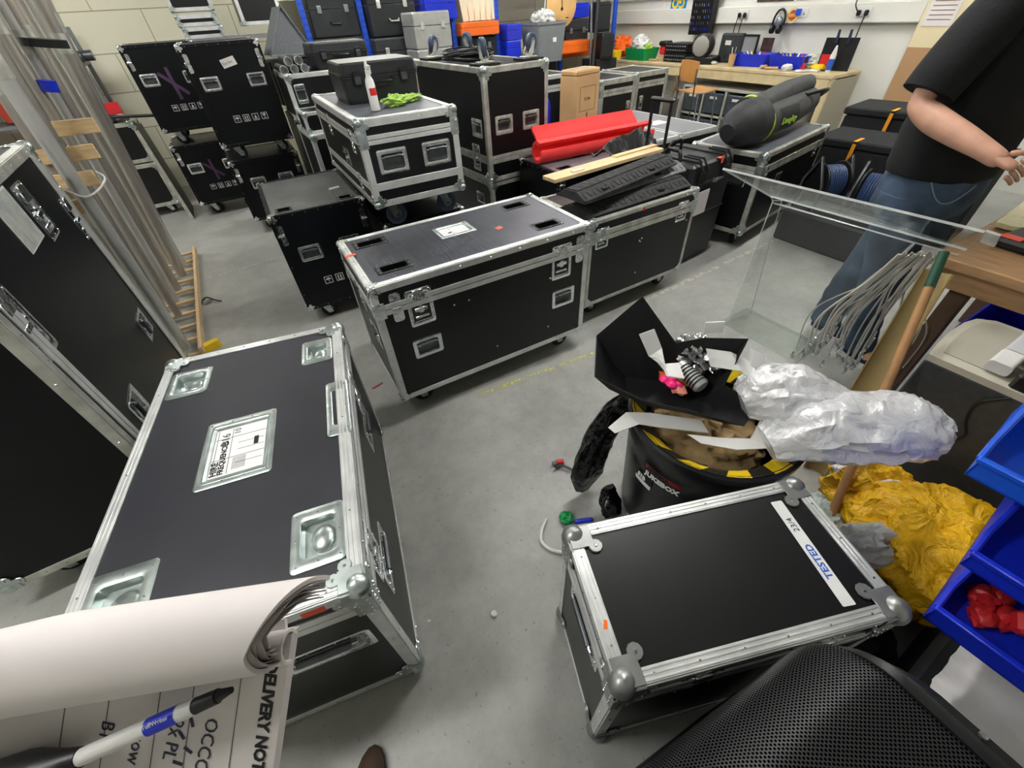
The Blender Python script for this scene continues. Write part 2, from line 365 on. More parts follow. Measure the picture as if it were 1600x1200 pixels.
def flight_case(name, label, x, y, yaw, L, W, zb, zt, items=(), lid=.12, tw=.03, edge=None, panel=None, top=None, corner=.024, cas=True, ribs=0, band=True, group=None, wm=None, lidtw=None, cm=None, band_at=None, zf=0., nriv=6, bandmat=None, cat='flight case', single=False):
    edge = edge or ALU; panel = panel or LAM; top = top or panel; H = zt-zb; cm = cm or ZNC
    root = thing(name, label, cat, T(x, y, zb)@RZ(yaw), group)
    body = MB(); e = .003
    for f in ('top', 'front', 'back', 'left', 'right', 'bottom'):
        w_, h_ = fdim(L, W, H, f); holes = []
        for it in items:
            if it[1] == f and it[0] in HOLE:
                k = HOLE[it[0]]; iw, ih = it[4]*k[0], it[5]*k[1]
                if len(it) > 6 and it[6] % 180 == 90: iw, ih = ih, iw
                holes.append((it[2]-iw/2, it[2]+iw/2, it[3]-ih/2, it[3]+ih/2))
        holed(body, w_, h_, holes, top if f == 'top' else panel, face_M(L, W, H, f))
    body.build('panel_body', root)
    tr = MB(); t = .0035
    def strip(f, a0, a1, b0, b1, m, rb=0):
        M = face_M(L, W, H, f); tr.box(((a0+a1)/2, (b0+b1)/2, t/2-.0005), (a1-a0, b1-b0, t+.001), m, .0008, M)
        if rb:
            horiz = (a1-a0) > (b1-b0)
            for i in range(rb):
                q = (i+.5)/rb
                if horiz: tr.box(((a0+a1)/2, b0+(b1-b0)*q, t+.0005), (a1-a0, (b1-b0)/rb*.45, .0022), m, .0009, M)
                else: tr.box((a0+(a1-a0)*q, (b0+b1)/2, t+.0005), ((a1-a0)/rb*.45, b1-b0, .0022), m, .0009, M)
    for f in ('top', 'front', 'left', 'right', 'back', 'bottom'):
        w_, h_ = fdim(L, W, H, f); M = face_M(L, W, H, f); rb = ribs if f == 'top' else 0
        strip(f, 0, w_, 0, tw, edge, rb); strip(f, 0, w_, h_-tw, h_, edge, rb)
        strip(f, 0, tw, 0, h_, edge, rb); strip(f, w_-tw, w_, 0, h_, edge, rb)
        if nriv and f != 'bottom':
            for i in range(nriv):
                q = tw+(w_-2*tw)*(i+.5)/nriv
                for b_ in (tw*.5, h_-tw*.5): tr.rivet(M@T(q, b_, t+.001), CHR)
            for i in range(max(2, nriv//2)):
                q = tw+(h_-2*tw)*(i+.5)/max(2, nriv//2)
                for a_ in (tw*.5, w_-tw*.5): tr.rivet(M@T(a_, q, t+.001), CHR)
    tr.build('edge_trim', root)
    if band:
        tr = MB(); lb = H-lid if band_at is None else band_at; ltw = lidtw or tw; bm = bandmat or edge
        for f in ('front', 'left', 'right', 'back'):
            w_, h_ = fdim(L, W, H, f); M = face_M(L, W, H, f)
            tr.box((w_/2, lb+ltw/2+.002, t/2), (w_-.006, ltw, t+.003), bm, .0008, M); tr.box((w_/2, lb-ltw/2-.002, t/2), (w_-.006, ltw, t+.003), bm, .0008, M)
            tr.box((w_/2, lb, t/2-.001), (w_-.006, .004, t), DRK, 0, M)
        tr.build('lid_seam_trim', root)
        for fa, fb in (('front', 'left'), ('right', 'front'), ('back', 'right'), ('left', 'back')):     # angle brackets wrapped round each corner at the seam
            lc = MB()
            for f, first in ((fa, True), (fb, False)):
                w_, h_ = fdim(L, W, H, f); M = face_M(L, W, H, f); a_ = .020 if first else w_-.020
                for q in (-1, 1):
                    lc.box((a_, lb+q*.0195, .005), (.052, .041, .003), cm, .001, M)
                    for d1 in (-.011, .013):
                        for d2 in (-.01, .01): lc.rivet(M@T(a_+d1, lb+q*.022+d2, .0065), CHR)
            lc.build('corner_brace', root)
    R = corner
    for i in (0, 1):
        for j in (0, 1):
            for k in (0, 1):
                mb = MB(); ox, oy, oz = i*L, j*W, k*H; sx, sy, sz = 1-2*i, 1-2*j, 1-2*k
                mb.sph((ox+sx*R*.45, oy+sy*R*.45, oz+sz*R*.45), R*.95, cm, 16, 10)
                for ax in range(3):
                    d = [sx*R*.85, sy*R*.85, sz*R*.85]; d[ax] = -(sx, sy, sz)[ax]*.005
                    size = [R*1.75]*3; size[ax] = .0035
                    mb.box((ox+d[0], oy+d[1], oz+d[2]), size, cm, .0012)
                    n_ = [0, 0, 0]; n_[ax] = -(sx, sy, sz)[ax]; n_ = Vector(n_)
                    for (p, q) in (((1.75, 1.75),) if single else ((2.0, 1.15), (1.15, 2.0))):
                        o_ = [a for a in range(3) if a != ax]; c = [ox, oy, oz]; c[o_[0]] += (sx, sy, sz)[o_[0]]*R*p; c[o_[1]] += (sx, sy, sz)[o_[1]]*R*q
                        cc = Vector(c); mb.cyl(cc+n_*.003, cc+n_*.0068, R*.55, R*.5, cm, 10)
                        mb.rivet(T(*(cc+n_*.0068))@n_.to_track_quat('Z', 'Y').to_matrix().to_4x4(), CHR, R*.16)
                mb.build('ball_corner', root)
    if cas:
        for i in (.11, L-.13):
            for j in (.1, W-.1): castor(root, i, j, 0, zf-zb, wm)
    for it in items:
        if it[0] in ITEM:
            M = face_M(L, W, H, it[1])@T(it[2], it[3], .0)@RZ(it[6] if len(it) > 6 else 0)
            ITEM[it[0]](root, M, it[4], it[5], it[7] if len(it) > 7 else None)
    return root
def on_face(root_dims, f, a, b, rot=0): return face_M(*root_dims, f)@T(a, b, 0)@RZ(rot)

# ================================================================ the room
def floor_mat():
    m = bpy.data.materials.new('painted_grey_floor'); m.use_nodes = True; N = m.node_tree.nodes; K = m.node_tree.links; b = N['Principled BSDF']
    tc = N.new('ShaderNodeTexCoord')
    def nz(sc, det, lo, hi, c0, c1, rough=.6):
        n = N.new('ShaderNodeTexNoise'); n.inputs['Scale'].default_value = sc; n.inputs['Detail'].default_value = det; n.inputs['Roughness'].default_value = rough
        K.new(tc.outputs['Object'], n.inputs['Vector'])
        r = N.new('ShaderNodeValToRGB'); r.color_ramp.elements[0].position = lo; r.color_ramp.elements[1].position = hi
        r.color_ramp.elements[0].color = c0; r.color_ramp.elements[1].color = c1; K.new(n.outputs[0], r.inputs[0]); return n, r
    n1, r1 = nz(1.3, 10, .3, .7, srgb(150, 151, 147), srgb(182, 182, 176))
    n2, r2 = nz(9, 12, .35, .62, (.72, .72, .70, 1), (1, 1, 1, 1), .75)
    n3, r3 = nz(55, 6, .30, .36, (.35, .35, .35, 1), (1, 1, 1, 1), .5)
    mx = N.new('ShaderNodeMix'); mx.data_type = 'RGBA'; mx.blend_type = 'MULTIPLY'; mx.inputs[0].default_value = .7
    K.new(r1.outputs[0], mx.inputs[6]); K.new(r2.outputs[0], mx.inputs[7])
    mx2 = N.new('ShaderNodeMix'); mx2.data_type = 'RGBA'; mx2.blend_type = 'MULTIPLY'; mx2.inputs[0].default_value = .5
    K.new(mx.outputs[2], mx2.inputs[6]); K.new(r3.outputs[0], mx2.inputs[7]); K.new(mx2.outputs[2], b.inputs['Base Color'])
    mr = N.new('ShaderNodeMapRange'); mr.inputs[3].default_value = .26; mr.inputs[4].default_value = .55; K.new(n2.outputs[0], mr.inputs[0]); K.new(mr.outputs[0], b.inputs['Roughness'])
    bp = N.new('ShaderNodeBump'); bp.inputs['Strength'].default_value = .12; bp.inputs['Distance'].default_value = .01; K.new(n2.outputs[0], bp.inputs['Height']); K.new(bp.outputs[0], b.inputs['Normal'])
    return m
FLOOR = floor_mat()
def brick_wall():
    m = bpy.data.materials.new('painted_blockwork'); m.use_nodes = True; N = m.node_tree.nodes; K = m.node_tree.links; b = N['Principled BSDF']
    tc = N.new('ShaderNodeTexCoord'); mp = N.new('ShaderNodeMapping'); mp.inputs['Rotation'].default_value = (PI/2, 0, 0); K.new(tc.outputs['Object'], mp.inputs[0])
    t = N.new('ShaderNodeTexBrick'); t.inputs['Scale'].default_value = 1; t.inputs['Brick Width'].default_value = .9; t.inputs['Row Height'].default_value = .363
    t.inputs['Mortar Size'].default_value = .005; t.inputs['Color1'].default_value = srgb(226, 222, 196); t.inputs['Color2'].default_value = srgb(230, 227, 204); t.inputs['Mortar'].default_value = srgb(160, 155, 130)
    mp.inputs['Location'].default_value = (.3, 0.0, 0); K.new(mp.outputs[0], t.inputs['Vector']); K.new(t.outputs[0], b.inputs['Base Color']); b.inputs['Roughness'].default_value = .6
    return m
WALLW = mat('white_painted_wall', srgb(222, 222, 214), .6, 0, .03, 3, .05, 12)
X0, X1, Y0, Y1, ZC = -3.0, 6.6, -2.4, 7.6, 3.0
struct(MB().box(((X0+X1)/2, (Y0+Y1)/2, -.05), (X1-X0, Y1-Y0, .1), FLOOR), 'floor')
struct(MB().box(((X0+X1)/2, (Y0+Y1)/2, ZC+.05), (X1-X0, Y1-Y0, .1), mat('ceiling_white', srgb(205, 205, 200), .8)), 'ceiling')
struct(MB().box(((X0+X1)/2, Y1+.05, ZC/2), (X1-X0+.2, .1, ZC), brick_wall()), 'wall_back')
struct(MB().box((X1+.05, (Y0+Y1)/2, ZC/2), (.1, Y1-Y0, ZC), WALLW), 'wall_right')
struct(MB().box((X0-.05, (Y0+Y1)/2, ZC/2), (.1, Y1-Y0, ZC), WALLW), 'wall_left')
struct(MB().box(((X0+X1)/2, Y0-.05, ZC/2), (X1-X0+.2, .1, ZC), WALLW), 'wall_front')

# batten lights under the ceiling
LEM = mat('lit_diffuser', (1, 1, 1, 1), .5, emit=((1, .99, .96, 1), 17.0))
def batten(x, y, rot, ln=1.5):
    r = thing('ceiling_light', 'long white batten ceiling light above the workshop floor', 'ceiling light', T(x, y, ZC)@RZ(rot), 'ceiling batten lights')
    MB().box((0, 0, -.03), (ln, .12, .06), WPL, .005).build('housing', r); MB().box((0, 0, -.075), (ln-.04, .1, .03), LEM, .01).build('diffuser', r)
for bx_, by_ in ((-1.3, 1.2), (-1.3, 5.0), (2.0, 1.6), (2.0, 4.2), (2.0, 6.6), (5.0, 2.0), (5.0, 5.2)): batten(bx_, by_, 0)

# ================================================================ four big cases in front
def wlabel(root, M, w, h):
    mb = MB(); ring_plate(mb, w, h, w*.8, h*.8, .006, ZNC, M, mi=ZNC, nr=4, r=.01); mb.loft([rrect(w*.86, h*.86, .008, .003), rrect(w*.85, h*.85, .008, .006), rrect(w*.83, h*.83, .008, .006), rrect(w*.82, h*.82, .008, .003)], ZNC, M, False, False)
    o = mb.build('label_dish', root); p = MB(); iw, ih = w*.72, h*.72; p.box((0, 0, -.0045), (iw, ih, .0015), PAP, 0, M); Mz = M@T(-iw/2, -ih/2, -.0035)
    return o, p, iw, ih, Mz
A_L, A_W, A_H = .636, 1.136, .671
A = flight_case('flight_case', 'large black flight case in the left foreground with a white card label in its lid', -.755, .639, -11.4, A_L, A_W, .03, .701,
    items=[('dish', 'top', .105, .965, .135, .15), ('dish', 'top', .545, .975, .11, .15), ('dish', 'top', .10, .16, .15, .19), ('dish', 'top', .54, .17, .13, .17),
           ('label', 'top', .312, .565, .205, .27), ('handle', 'front', .465, .40, .24, .11), ('handle', 'front', .15, .40, .2, .11),
           ('handle', 'right', .22, .37, .2, .12), ('handle', 'right', .80, .37, .2, .12), ('latch', 'right', .16, .53, .12, .17), ('latch', 'right', .86, .53, .12, .17), ('latch', 'left', .3, .53, .12, .17)],
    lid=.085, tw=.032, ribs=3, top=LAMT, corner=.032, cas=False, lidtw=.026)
o, p, iw, ih, Mz = wlabel(A, face_M(A_L, A_W, A_H, 'top')@T(.312, .565, 0), .205, .27)
for q in (.2, .34, .48, .62, .78): p.box((iw*.5, ih*q, 0), (iw*.98, .0012, .0006), INK, 0, Mz) if q in (.34, .78) else p.box((iw*.72, ih*q, 0), (iw*.5, .001, .0006), INK, 0, Mz)
p.box((iw*.33, ih*.5, 0), (.0012, ih*.95, .0006), INK, 0, Mz); p.box((iw*.05, ih*.5, 0), (.0012, ih*.95, .0006), INK, 0, Mz)
p.box((iw*.82, ih*.58, 0), (iw*.09, ih*.17, .0006), INK, 0, Mz)
text_mb('HIRE', .026, INK, Mz@T(iw*.14, ih*.03, 0)@RZ(90), .0003, mb=p, bold=.0008); text_mb('FREQUENCIES', .0215, INK, Mz@T(iw*.26, ih*.03, 0)@RZ(90), .0003, mb=p, bold=.0008)
text_mb('B16', .034, INK, Mz@T(iw*.28, ih*.62, 0)@RZ(90), .0003, mb=p); text_mb('10', .026, INK, Mz@T(iw*.48, ih*.83, 0)@RZ(90), .0003, mb=p)
for k in range(9): p.box((iw*(.42+.028*k), ih*.2, 0), (.001, ih*.24, .0006), INK, 0, Mz)
p.build('card_label', o)
# wide carrying handle let into the long edge of the lid
h = MB(); Mh = face_M(A_L, A_W, A_H, 'top')@T(A_L-.028, .625, .001)
ring_plate(h, .072, .26, .034, .17, .014, ZNC, Mh, r=.012, mi=mat('blued_steel', srgb(120, 150, 170), .2, 1), nr=2); h.build('edge_handle', A)
tp = MB(); tp.box((.52, -.004, A_H-.022), (.05, .002, .02), ORT, 0); tp.build('orange_tape', A)

C_L, C_W, C_H = .682, .360, .604
CC = flight_case('flight_case', 'small black flight case in the right foreground with a white TESTED sticker on its lid', .242, .071, -19.8, C_L, C_W, .01, .614,
    items=[('handle', 'left', .18, .44, .2, .1), ('latch', 'front', .2, .5, .1, .13), ('latch', 'front', .5, .5, .1, .13), ('handle', 'right', .18, .44, .2, .1)],
    lid=.10, tw=.03, ribs=3, corner=.034, cas=False, single=True, edge=ALU, cm=mat('grey_cast_corner', srgb(150, 152, 150), .35, .7, .15, 20))
Ms = face_M(C_L, C_W, C_H, 'top')@T(.575, .175, .001)@RZ(87)
st = MB(); st.loft([rrect(.27, .032, .003, 0), rrect(.27, .032, .003, .0006)], PAP, Ms, smooth=False)
text_mb('TESTED', .024, BLUEINK, Ms@T(-.075, -.009, .0008), .0003, mb=st, bold=.0006, sx=1.05); text_mb('23/4', .022, INK, Ms@T(.045, -.008, .0008), .0003, mb=st); st.build('tested_sticker', CC, label='white sticker printed TESTED in blue')

B_L, B_W, B_H = 1.174, .583, .665
B = flight_case('flight_case', 'wide black flight case on castors standing alone in the middle of the floor', .251, 1.655, -1.5, B_L, B_W, .13, .795,
    items=[('slot', 'top', .16, .14, .17, .09), ('slot', 'top', .14, .47, .17, .09), ('slot', 'top', .99, .13, .17, .09), ('slot', 'top', .99, .47, .17, .09), ('label', 'top', .56, .36, .2, .15),
           ('latch', 'front', .205, .51, .125, .19), ('latch', 'front', 1.0, .505, .125, .19), ('handle', 'front', .2, .285, .15, .11), ('handle', 'front', 1.02, .285, .15, .11),
           ('hinge', 'front', .098, .545, .05, .15), ('hinge', 'front', 1.115, .545, .05, .15), ('handle', 'left', .4, .33, .16, .11), ('latch', 'left', .29, .5, .1, .15)],
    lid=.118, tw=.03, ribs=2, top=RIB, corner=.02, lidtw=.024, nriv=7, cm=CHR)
o, p, iw, ih, Mz = wlabel(B, face_M(B_L, B_W, B_H, 'top')@T(.56, .36, 0), .2, .15)
for q in (.25, .5, .75): p.box((iw*.5, ih*q, 0), (iw*.9, .001, .0006), INK, 0, Mz)
p.box((iw*.4, ih*.5, 0), (.001, ih*.95, .0006), INK, 0, Mz); p.box((iw*.3, ih*.4, 0), (.02, .012, .0006), INK, 0, Mz); p.build('card_label', o)
MB().box((.765, .24, B_H+.001), (.035, .03, .0008), ORT, 0, None, 12).build('orange_tape', B); MB().box((.018, .37, B_H+.006), (.05, .022, .001), ORT, 0).build('orange_tape', B)
rv = MB()
for a_, b_ in ((.37, .46), (.93, .43), (.58, .12), (.92, .12), (.45, .46)): rv.rivet(face_M(B_L, B_W, B_H, 'front')@T(a_, b_, 0), CHR, .006)
rv.build('panel_rivets', B)

D_L, D_W, D_H = .637, 1.265, 1.19
DD = flight_case('flight_case', 'tall black upright flight case at the left edge with chrome latches down both seams', -1.368, 1.542, 1.0, D_L, D_W, .12, 1.31,
    items=[('handle', 'right', .27, .4, .13, .17, 90), ('handle', 'right', .99, .4, .13, .17, 90), ('latch', 'right', .085, .90, .15, .22), ('latch', 'right', 1.165, .90, .12, .18), ('latch', 'right', .80, 1.03, .14, .2)],
    tw=.035, band=False, corner=.03, edge=ALU2, panel=SATIN, nriv=9)
for y_ in (.075, D_W-.075):
    sm = MB()
    for q in (-1, 1): sm.box((D_L+.004, y_+q*.016, D_H/2), (.006, .028, D_H-.07), ALU, .001)
    sm.box((D_L+.003, y_, D_H/2), (.006, .005, D_H-.07), DRK, 0)
    sm.build('cover_seam_trim', DD)
rp = MB()
for k in range(12): rp.box((D_L+.004, .50+.016*k, 1.06), (.004, .009, .17), ALU, .001)
rp.box((D_L+.002, .59, 1.06), (.003, .2, .18), WPL, 0); rp.build('ridged_plate', DD)

# ================================================================ stacked cases behind
def sym_items(w, h=.05): return ('symbols', 'front', w*.5, .17, .30, h)
BK = dict(edge=BLKE, panel=SATIN, cm=CHR, tw=.022, band=False, corner=.018, nriv=7)
def stackcase(label, x, y, yaw, L, W, zb, zt, zf, top=None, group=None, hs=(.3, .72), hz=.62, extra=()):
    H = zt-zb
    return flight_case('flight_case', label, x, y, yaw, L, W, zb, zt, items=[('handle', 'front', L*hs[0], H*hz, .14, .1), ('handle', 'front', L*hs[1], H*hz, .14, .1), ('symbols', 'front', L*.54, H*.28, .28, .052),
        ('hinge', 'front', .03, H-.12, .045, .13), ('hinge', 'front', L-.03, H-.12, .045, .13), ('handle', 'left', W*.5, H*.6, .14, .1), ('handle', 'right', W*.5, H*.6, .14, .1)]+list(extra), top=top, zf=zf, **BK)
N_ = stackcase('black rivet-edged flight case with a ribbed lid standing just behind the wide middle case', .012, 2.905, -2.2, .577, .8, .13, .78, 0, top=RIBG, hs=(.27, .72), hz=.6, extra=[('slot', 'top', .10, .09, .1, .08), ('slot', 'top', .48, .09, .1, .08)])
lg = MB(); lg.cyl((.42, .3, .656), (.49, .31, .656), .008, .008, WPL, 8); tag(lg.build('cable_tie_tube', None, T(.012, 2.905, .13)@RZ(-2.2)), 'short white plastic tube lying on the ribbed lid', 'tube')
P_ = stackcase('black flight case at the bottom of the nearer stack, under the taped-note one', -.10, 5.06, -1.4, .617, .6, .13, .68, 0)
S2 = stackcase('black flight case atop the nearer stack with a white note taped on', -.09, 5.037, -1.4, .617, .6, .80, 1.537, .685, hs=(.22, .81), hz=.64)
nt = MB(); Mn = face_M(.617, .6, .737, 'front')@T(.33, .605, .001)@RZ(12); nt.loft([rrect(.115, .06, .003, 0), rrect(.115, .06, .003, .0008)], PAPW, Mn, smooth=False); text_mb('Evo fire', .026, INK, Mn@T(-.05, -.01, .001), .0003, mb=nt); nt.build('taped_note', S2)
S1b = stackcase('black flight case at the bottom of the further stack, faint purple X', -.575, 6.02, -1, .6, .6, .13, .72, 0, hs=(.23, .8))
S1a = stackcase('black flight case atop the further stack with a purple X on its front', -.555, 6.0, -1, .6, .6, .85, 1.54, .725, hs=(.20, .8))
PURP = mat('purple_tape', srgb(70, 46, 78), .7)
for r_, H_, sc_ in ((S1a, .69, 1.), (S1b, .59, .8)):
    xb = MB(); Mx = face_M(.6, .6, H_, 'front')@T(.295, H_*.56, .001)
    xb.box((0, 0, 0), (.03*sc_, .26*sc_, .001), PURP, 0, Mx@RZ(3)); xb.box((0, 0, .0012), (.03*sc_, .26*sc_, .001), PURP, 0, Mx@RZ(46)); xb.build('purple_cross_tape', r_)
# S on its support, peli box, bottle, cloth
flight_case('flight_case', 'low black flight case mostly hidden beneath the silver-edged case with two front handles', .66, 2.80, -1.5, .58, 1.1, .13, .60, items=[('handle', 'front', .3, .28, .15, .1)], **BK)
CUP = mat('aluminium_bright', srgb(220, 222, 220), .36, .55, .1, 10)
Sc = flight_case('flight_case', 'silver-edged flight case with two front handles carrying a black equipment box and a spray bottle', .614, 2.687, -1.5, .60, 1.25, .76, 1.223,
    items=[('handle', 'front', .165, .24, .18, .135), ('handle', 'front', .445, .24, .18, .135), ('latch', 'left', 1.05, .335, .09, .13), ('latch', 'left', .4, .335, .09, .13), ('handle', 'left', .75, .2, .15, .1), ('latch', 'left', .98, .09, .09, .12)],
    tw=.036, lid=.1, lidtw=.022, corner=.028, edge=CUP, panel=LAM, top=mat('grey_lid_panel', srgb(92, 96, 104), .4, .1, .1, 8), wm=BRUB, zf=.605, nriv=4)
for f_, w_ in (('front', .60), ('left', 1.25)): MB().box((w_/2, .115, .001), (w_-.01, .044, .004), CUP, .001, face_M(.6, 1.25, .463, f_)).build('lower_seam_trim', Sc)
def polybox(name, label, M, L, W, H, lidh=.07, m=None, latches=(.2, .8), cat='equipment box', group=None, rib=True):
    m = m or mat('moulded_black_case', srgb(34, 36, 38), .38, 0, .15, 30, .08, 150)
    r = thing(name, label, cat, M, group)
    b = MB(); b.loft([rrect(L*.94, W*.94, .03, 0), rrect(L*.96, W*.96, .03, .02), rrect(L*.985, W*.985, .03, H-lidh-.012), rrect(L, W, .03, H-lidh-.01), rrect(L, W, .03, H-lidh)], m, smooth=False); b.build('lower_shell', r)
    l = MB(); l.loft([rrect(L, W, .03, H-lidh+.002), rrect(L, W, .03, H-lidh+.012), rrect(L*.985, W*.985, .03, H-lidh+.014), rrect(L*.97, W*.97, .03, H-.01), rrect(L*.94, W*.94, .03, H)], m, smooth=False); l.build('lid', r)
    for q in latches:
        k = MB(); k.box((L*(q-.5), -W*.5-.008, H-lidh-.01), (.05, .016, .07), BPL, .004); k.box((L*(q-.5), -W*.5-.018, H-lidh-.02), (.04, .006, .045), DARKM, .003); k.build('lid_latch', r)
    h = MB(); h.tube([(-.07, -W*.5, H*.55), (-.06, -W*.5-.03, H*.5), (.06, -W*.5-.03, H*.5), (.07, -W*.5, H*.55)], .009, BPL, 8); h.build('carry_handle', r)
    return r
polybox('equipment_box', 'moulded black equipment box lying on the silver-edged case behind the spray bottle', T(.98, 3.42, 1.226)@RZ(-2), .50, .40, .21)
polybox('equipment_box', 'dark moulded box with two grey latches behind the box by the spray bottle', T(1.13, 4.95, 1.307)@RZ(0), .50, .36, .18)
bt = thing('spray_bottle', 'white spray bottle with a red label standing on the silver-edged case', 'bottle', T(.805, 2.90, 1.227)@RZ(20))
MB().lathe([(.024, 0), (.026, .006), (.026, .12), (.023, .145), (.013, .165), (.0125, .172)], mat('milky_plastic', srgb(232, 232, 228), .35), 20).build('bottle_body', bt)
nz = MB(); nz.cyl((0, 0, .172), (0, 0, .195), .0135, .012, WPL, 12); nz.box((0, -.006, .205), (.016, .036, .022), WPL, .005); nz.box((0, -.028, .19), (.008, .008, .034), WPL, .002, None); nz.cyl((0, -.02, .21), (0, -.034, .21), .005, .004, WPL, 8); nz.cyl((0, 0, .21), (0, .0, .232), .009, .007, WPL, 8); nz.build('spray_head', bt)
lb = MB(); lb.loft([[(.0266*math.cos(t), .0266*math.sin(t), z) for t in [math.radians(-150+q*12) for q in range(11)]] for z in (.075, .11)], REDP, None, False, False, True, False); lb.build('red_label', bt)
cl = MB(); GRC = mat('lime_microfibre', srgb(165, 205, 80), .9, 0, .2, 40, .5, 150, sheen=.5)
blob(cl, (0, 0, .025), .07, GRC, .55, 2.6, (1.05, .75, .42), 48, 26, seed=3); blob(cl, (.13, .03, .02), .055, GRC, .5, 3, (1.5, .6, .36), 40, 20, seed=9)
tag(cl.build('microfibre_cloth', None, T(.96, 2.98, 1.225)@RZ(15)), 'crumpled lime green microfibre cloth beside the spray bottle', 'cloth')
# T upside down on U
flight_case('flight_case', 'silver-edged flight case under the tall upside-down case beside the red foam roll', 1.755, 3.30, 2.9, .60, 1.2, .02, .536, items=[('handle', 'left', 1.0, .36, .14, .1)], tw=.03, band=False, corner=.026, edge=ALU2, cas=False, nriv=4)
Tc = flight_case('flight_case', 'tall silver-edged flight case stood upside down with its blue-wheeled castors in the air', 1.744, 3.288, 2.9, .601, 1.2, .55, 1.322,
    items=[('handle', 'front', .165, .40, .165, .13, 0, ALU2), ('handle', 'front', .43, .40, .165, .13, 0, ALU2), ('handle', 'left', 1.05, .38, .16, .13, 0, ALU2), ('latch', 'left', 1.0, .16, .12, .2, 0, ALU2)], tw=.034, band=False, corner=.03, edge=ALU2, cas=False, nriv=4)
for f_, w_ in (('front', .601), ('left', 1.2), ('right', 1.2)):
    sb = MB()
    for dz in (-.016, .016): sb.box((w_/2, .165+dz, .001), (w_-.01, .028, .004), ALU2, .001, face_M(.601, 1.2, .772, f_))
    sb.build('lid_seam_trim', Tc)
for (cx_, cy_, rz_) in ((.10, .12, 80), (.50, .12, 20), (.11, 1.02, 30), (.50, 1.02, 100)):
    pb = MB(); pb.box((cx_, cy_, .772+.012), (.19, .15, .02), BPL, .003); pb.box((cx_, cy_, .772+.025), (.11, .09, .006), ALU2, .002); pb.cyl((cx_, cy_, .80), (cx_, cy_, .815), .032, .03, ALU2, 12)
    a = math.radians(rz_); M_ = T(cx_, cy_, .815)@RZ(rz_)
    for q in (-1, 1): pb.prism([(-.034, 0), (.034, 0), (.05, .075), (.026, .075)], -.002, .002, ALU2, M_@T(0, q*.026, 0)@RX(90))
    o = pb.build('castor', Tc); wb = MB(); wb.lathe([(.03, -.019), (.052, -.019), (.06, -.011), (.06, .011), (.052, .019), (.03, .019)], BRUB, 24, M_@T(.038, 0, .065)@RX(90)); wb.cyl((.038, -.021, .065), (.038, .021, .065), .03, .03, GPL, 12, M_); wb.build('wheel', o)
co = MB(); random.seed(5)
for k in range(11):
    r_ = .13+.04*random.random(); z_ = .012+.007*k*.8; ph = random.random()*6; ex = random.random()*.04-.02; el = .8+.3*random.random()
    co.tube([(r_*1.35*math.cos(2*PI*j/30+ph)+ex, r_*el*math.sin(2*PI*j/30+ph)+ex, z_+.012*math.sin(4*PI*j/30+ph)) for j in range(30)], .0065, BPL, 6, closed=True)
tag(co.build('cable_coil', None, T(1.97, 3.95, 1.325)), 'loose coil of black cable between the upturned castors', 'cable')

# Z with ramps, Y with foam, peli trolley, K with bag
Zc = flight_case('flight_case', 'black flight case right of the middle one carrying rubber cable ramps and a wooden plank', 1.594, 1.812, 0.3, .915, .52, .13, .703,
    items=[('latch', 'front', .10, .455, .10, .13), ('latch', 'front', .79, .455, .10, .13)], tw=.024, lid=.105, corner=.022, edge=ALU2, nriv=5, lidtw=.03)
tp = MB(); tp.box((.42, -.004, .555), (.018, .002, .02), REDP, 0); tp.build('red_sticker', Zc); rv = MB(); Mz_ = face_M(.915, .52, .573, 'front')
for a_, b_ in ((.44, .34), (.45, .36), (.43, .35), (.44, .12), (.86, .38)): rv.rivet(Mz_@T(a_, b_, 0), CHR, .006)
rv.build('panel_rivets', Zc)
RUBR = mat('dusty_black_rubber', srgb(50, 50, 50), .8, 0, .3, 25, .2, 60)
def ramp(label, M, L=1.0, Wd=.26, grey=False):
    r = thing('cable_ramp', label, 'cable ramp', M, 'cable ramps on the case'); m = mat('grey_dusty_rubber', srgb(120, 122, 122), .8, 0, .2, 25) if grey else RUBR
    b = MB(); b.loft([[(x, -Wd/2, 0), (x, -Wd/2, .008), (x, -Wd*.2, .045), (x, Wd*.2, .045), (x, Wd/2, .008), (x, Wd/2, 0)] for x in (0, L)], m, smooth=False)
    for i in range(22):
        for sg in (-1, 1):
            x_ = .03+i*(L-.06)/21; b.box((x_, sg*Wd*.35, .028), (.012, Wd*.2, .005), m, .001, T(0, 0, 0)@T(x_, sg*Wd*.35, .028)@RX(-sg*26)@T(-x_, -sg*Wd*.35, -.028)@T(0, 0, 0)@T(x_, 0, 0)@T(-x_, 0, 0), (18 if i % 2 else -18))
    for x_ in (.22, .72):
        b.box((x_*L, -Wd*.36, .029), (.05, .035, .004), DRK, 0)
    b.build('ramp_body', r); l = MB(); l.box((L/2, 0, .048), (L*.98, Wd*.36, .006), m, .001)
    for i in range(26): l.box((.03+i*(L-.06)/25, 0, .052), (.014, Wd*.3, .002), m, 0, None, 20 if i % 2 else -20)
    l.build('channel_lid', r); return r
ramp('lower black rubber cable ramp lying along the front of the case', T(1.56, 1.96, .71)@RZ(1.5), .92, .24)
ramp('grey-topped cable ramp sandwiched between the two black ones', T(1.62, 2.02, .765)@RZ(4), .93, .2, True)
ramp('top black rubber cable ramp lying askew on the other two', T(1.52, 1.92, .822)@RZ(11), .93, .22)
pl = MB(); pl.box((.48, 0, .012), (1.0, .12, .022), WOODP, .002); pl.box((.78, .03, .028), (.42, .04, .01), WOODP, .002); pl.box((.2, -.02, .026), (.1, .03, .006), ALU2, .001)
tag(pl.build('wooden_plank', None, T(1.60, 2.22, .835)@RZ(4)), 'pale wooden plank resting behind the rubber ramps', 'plank')
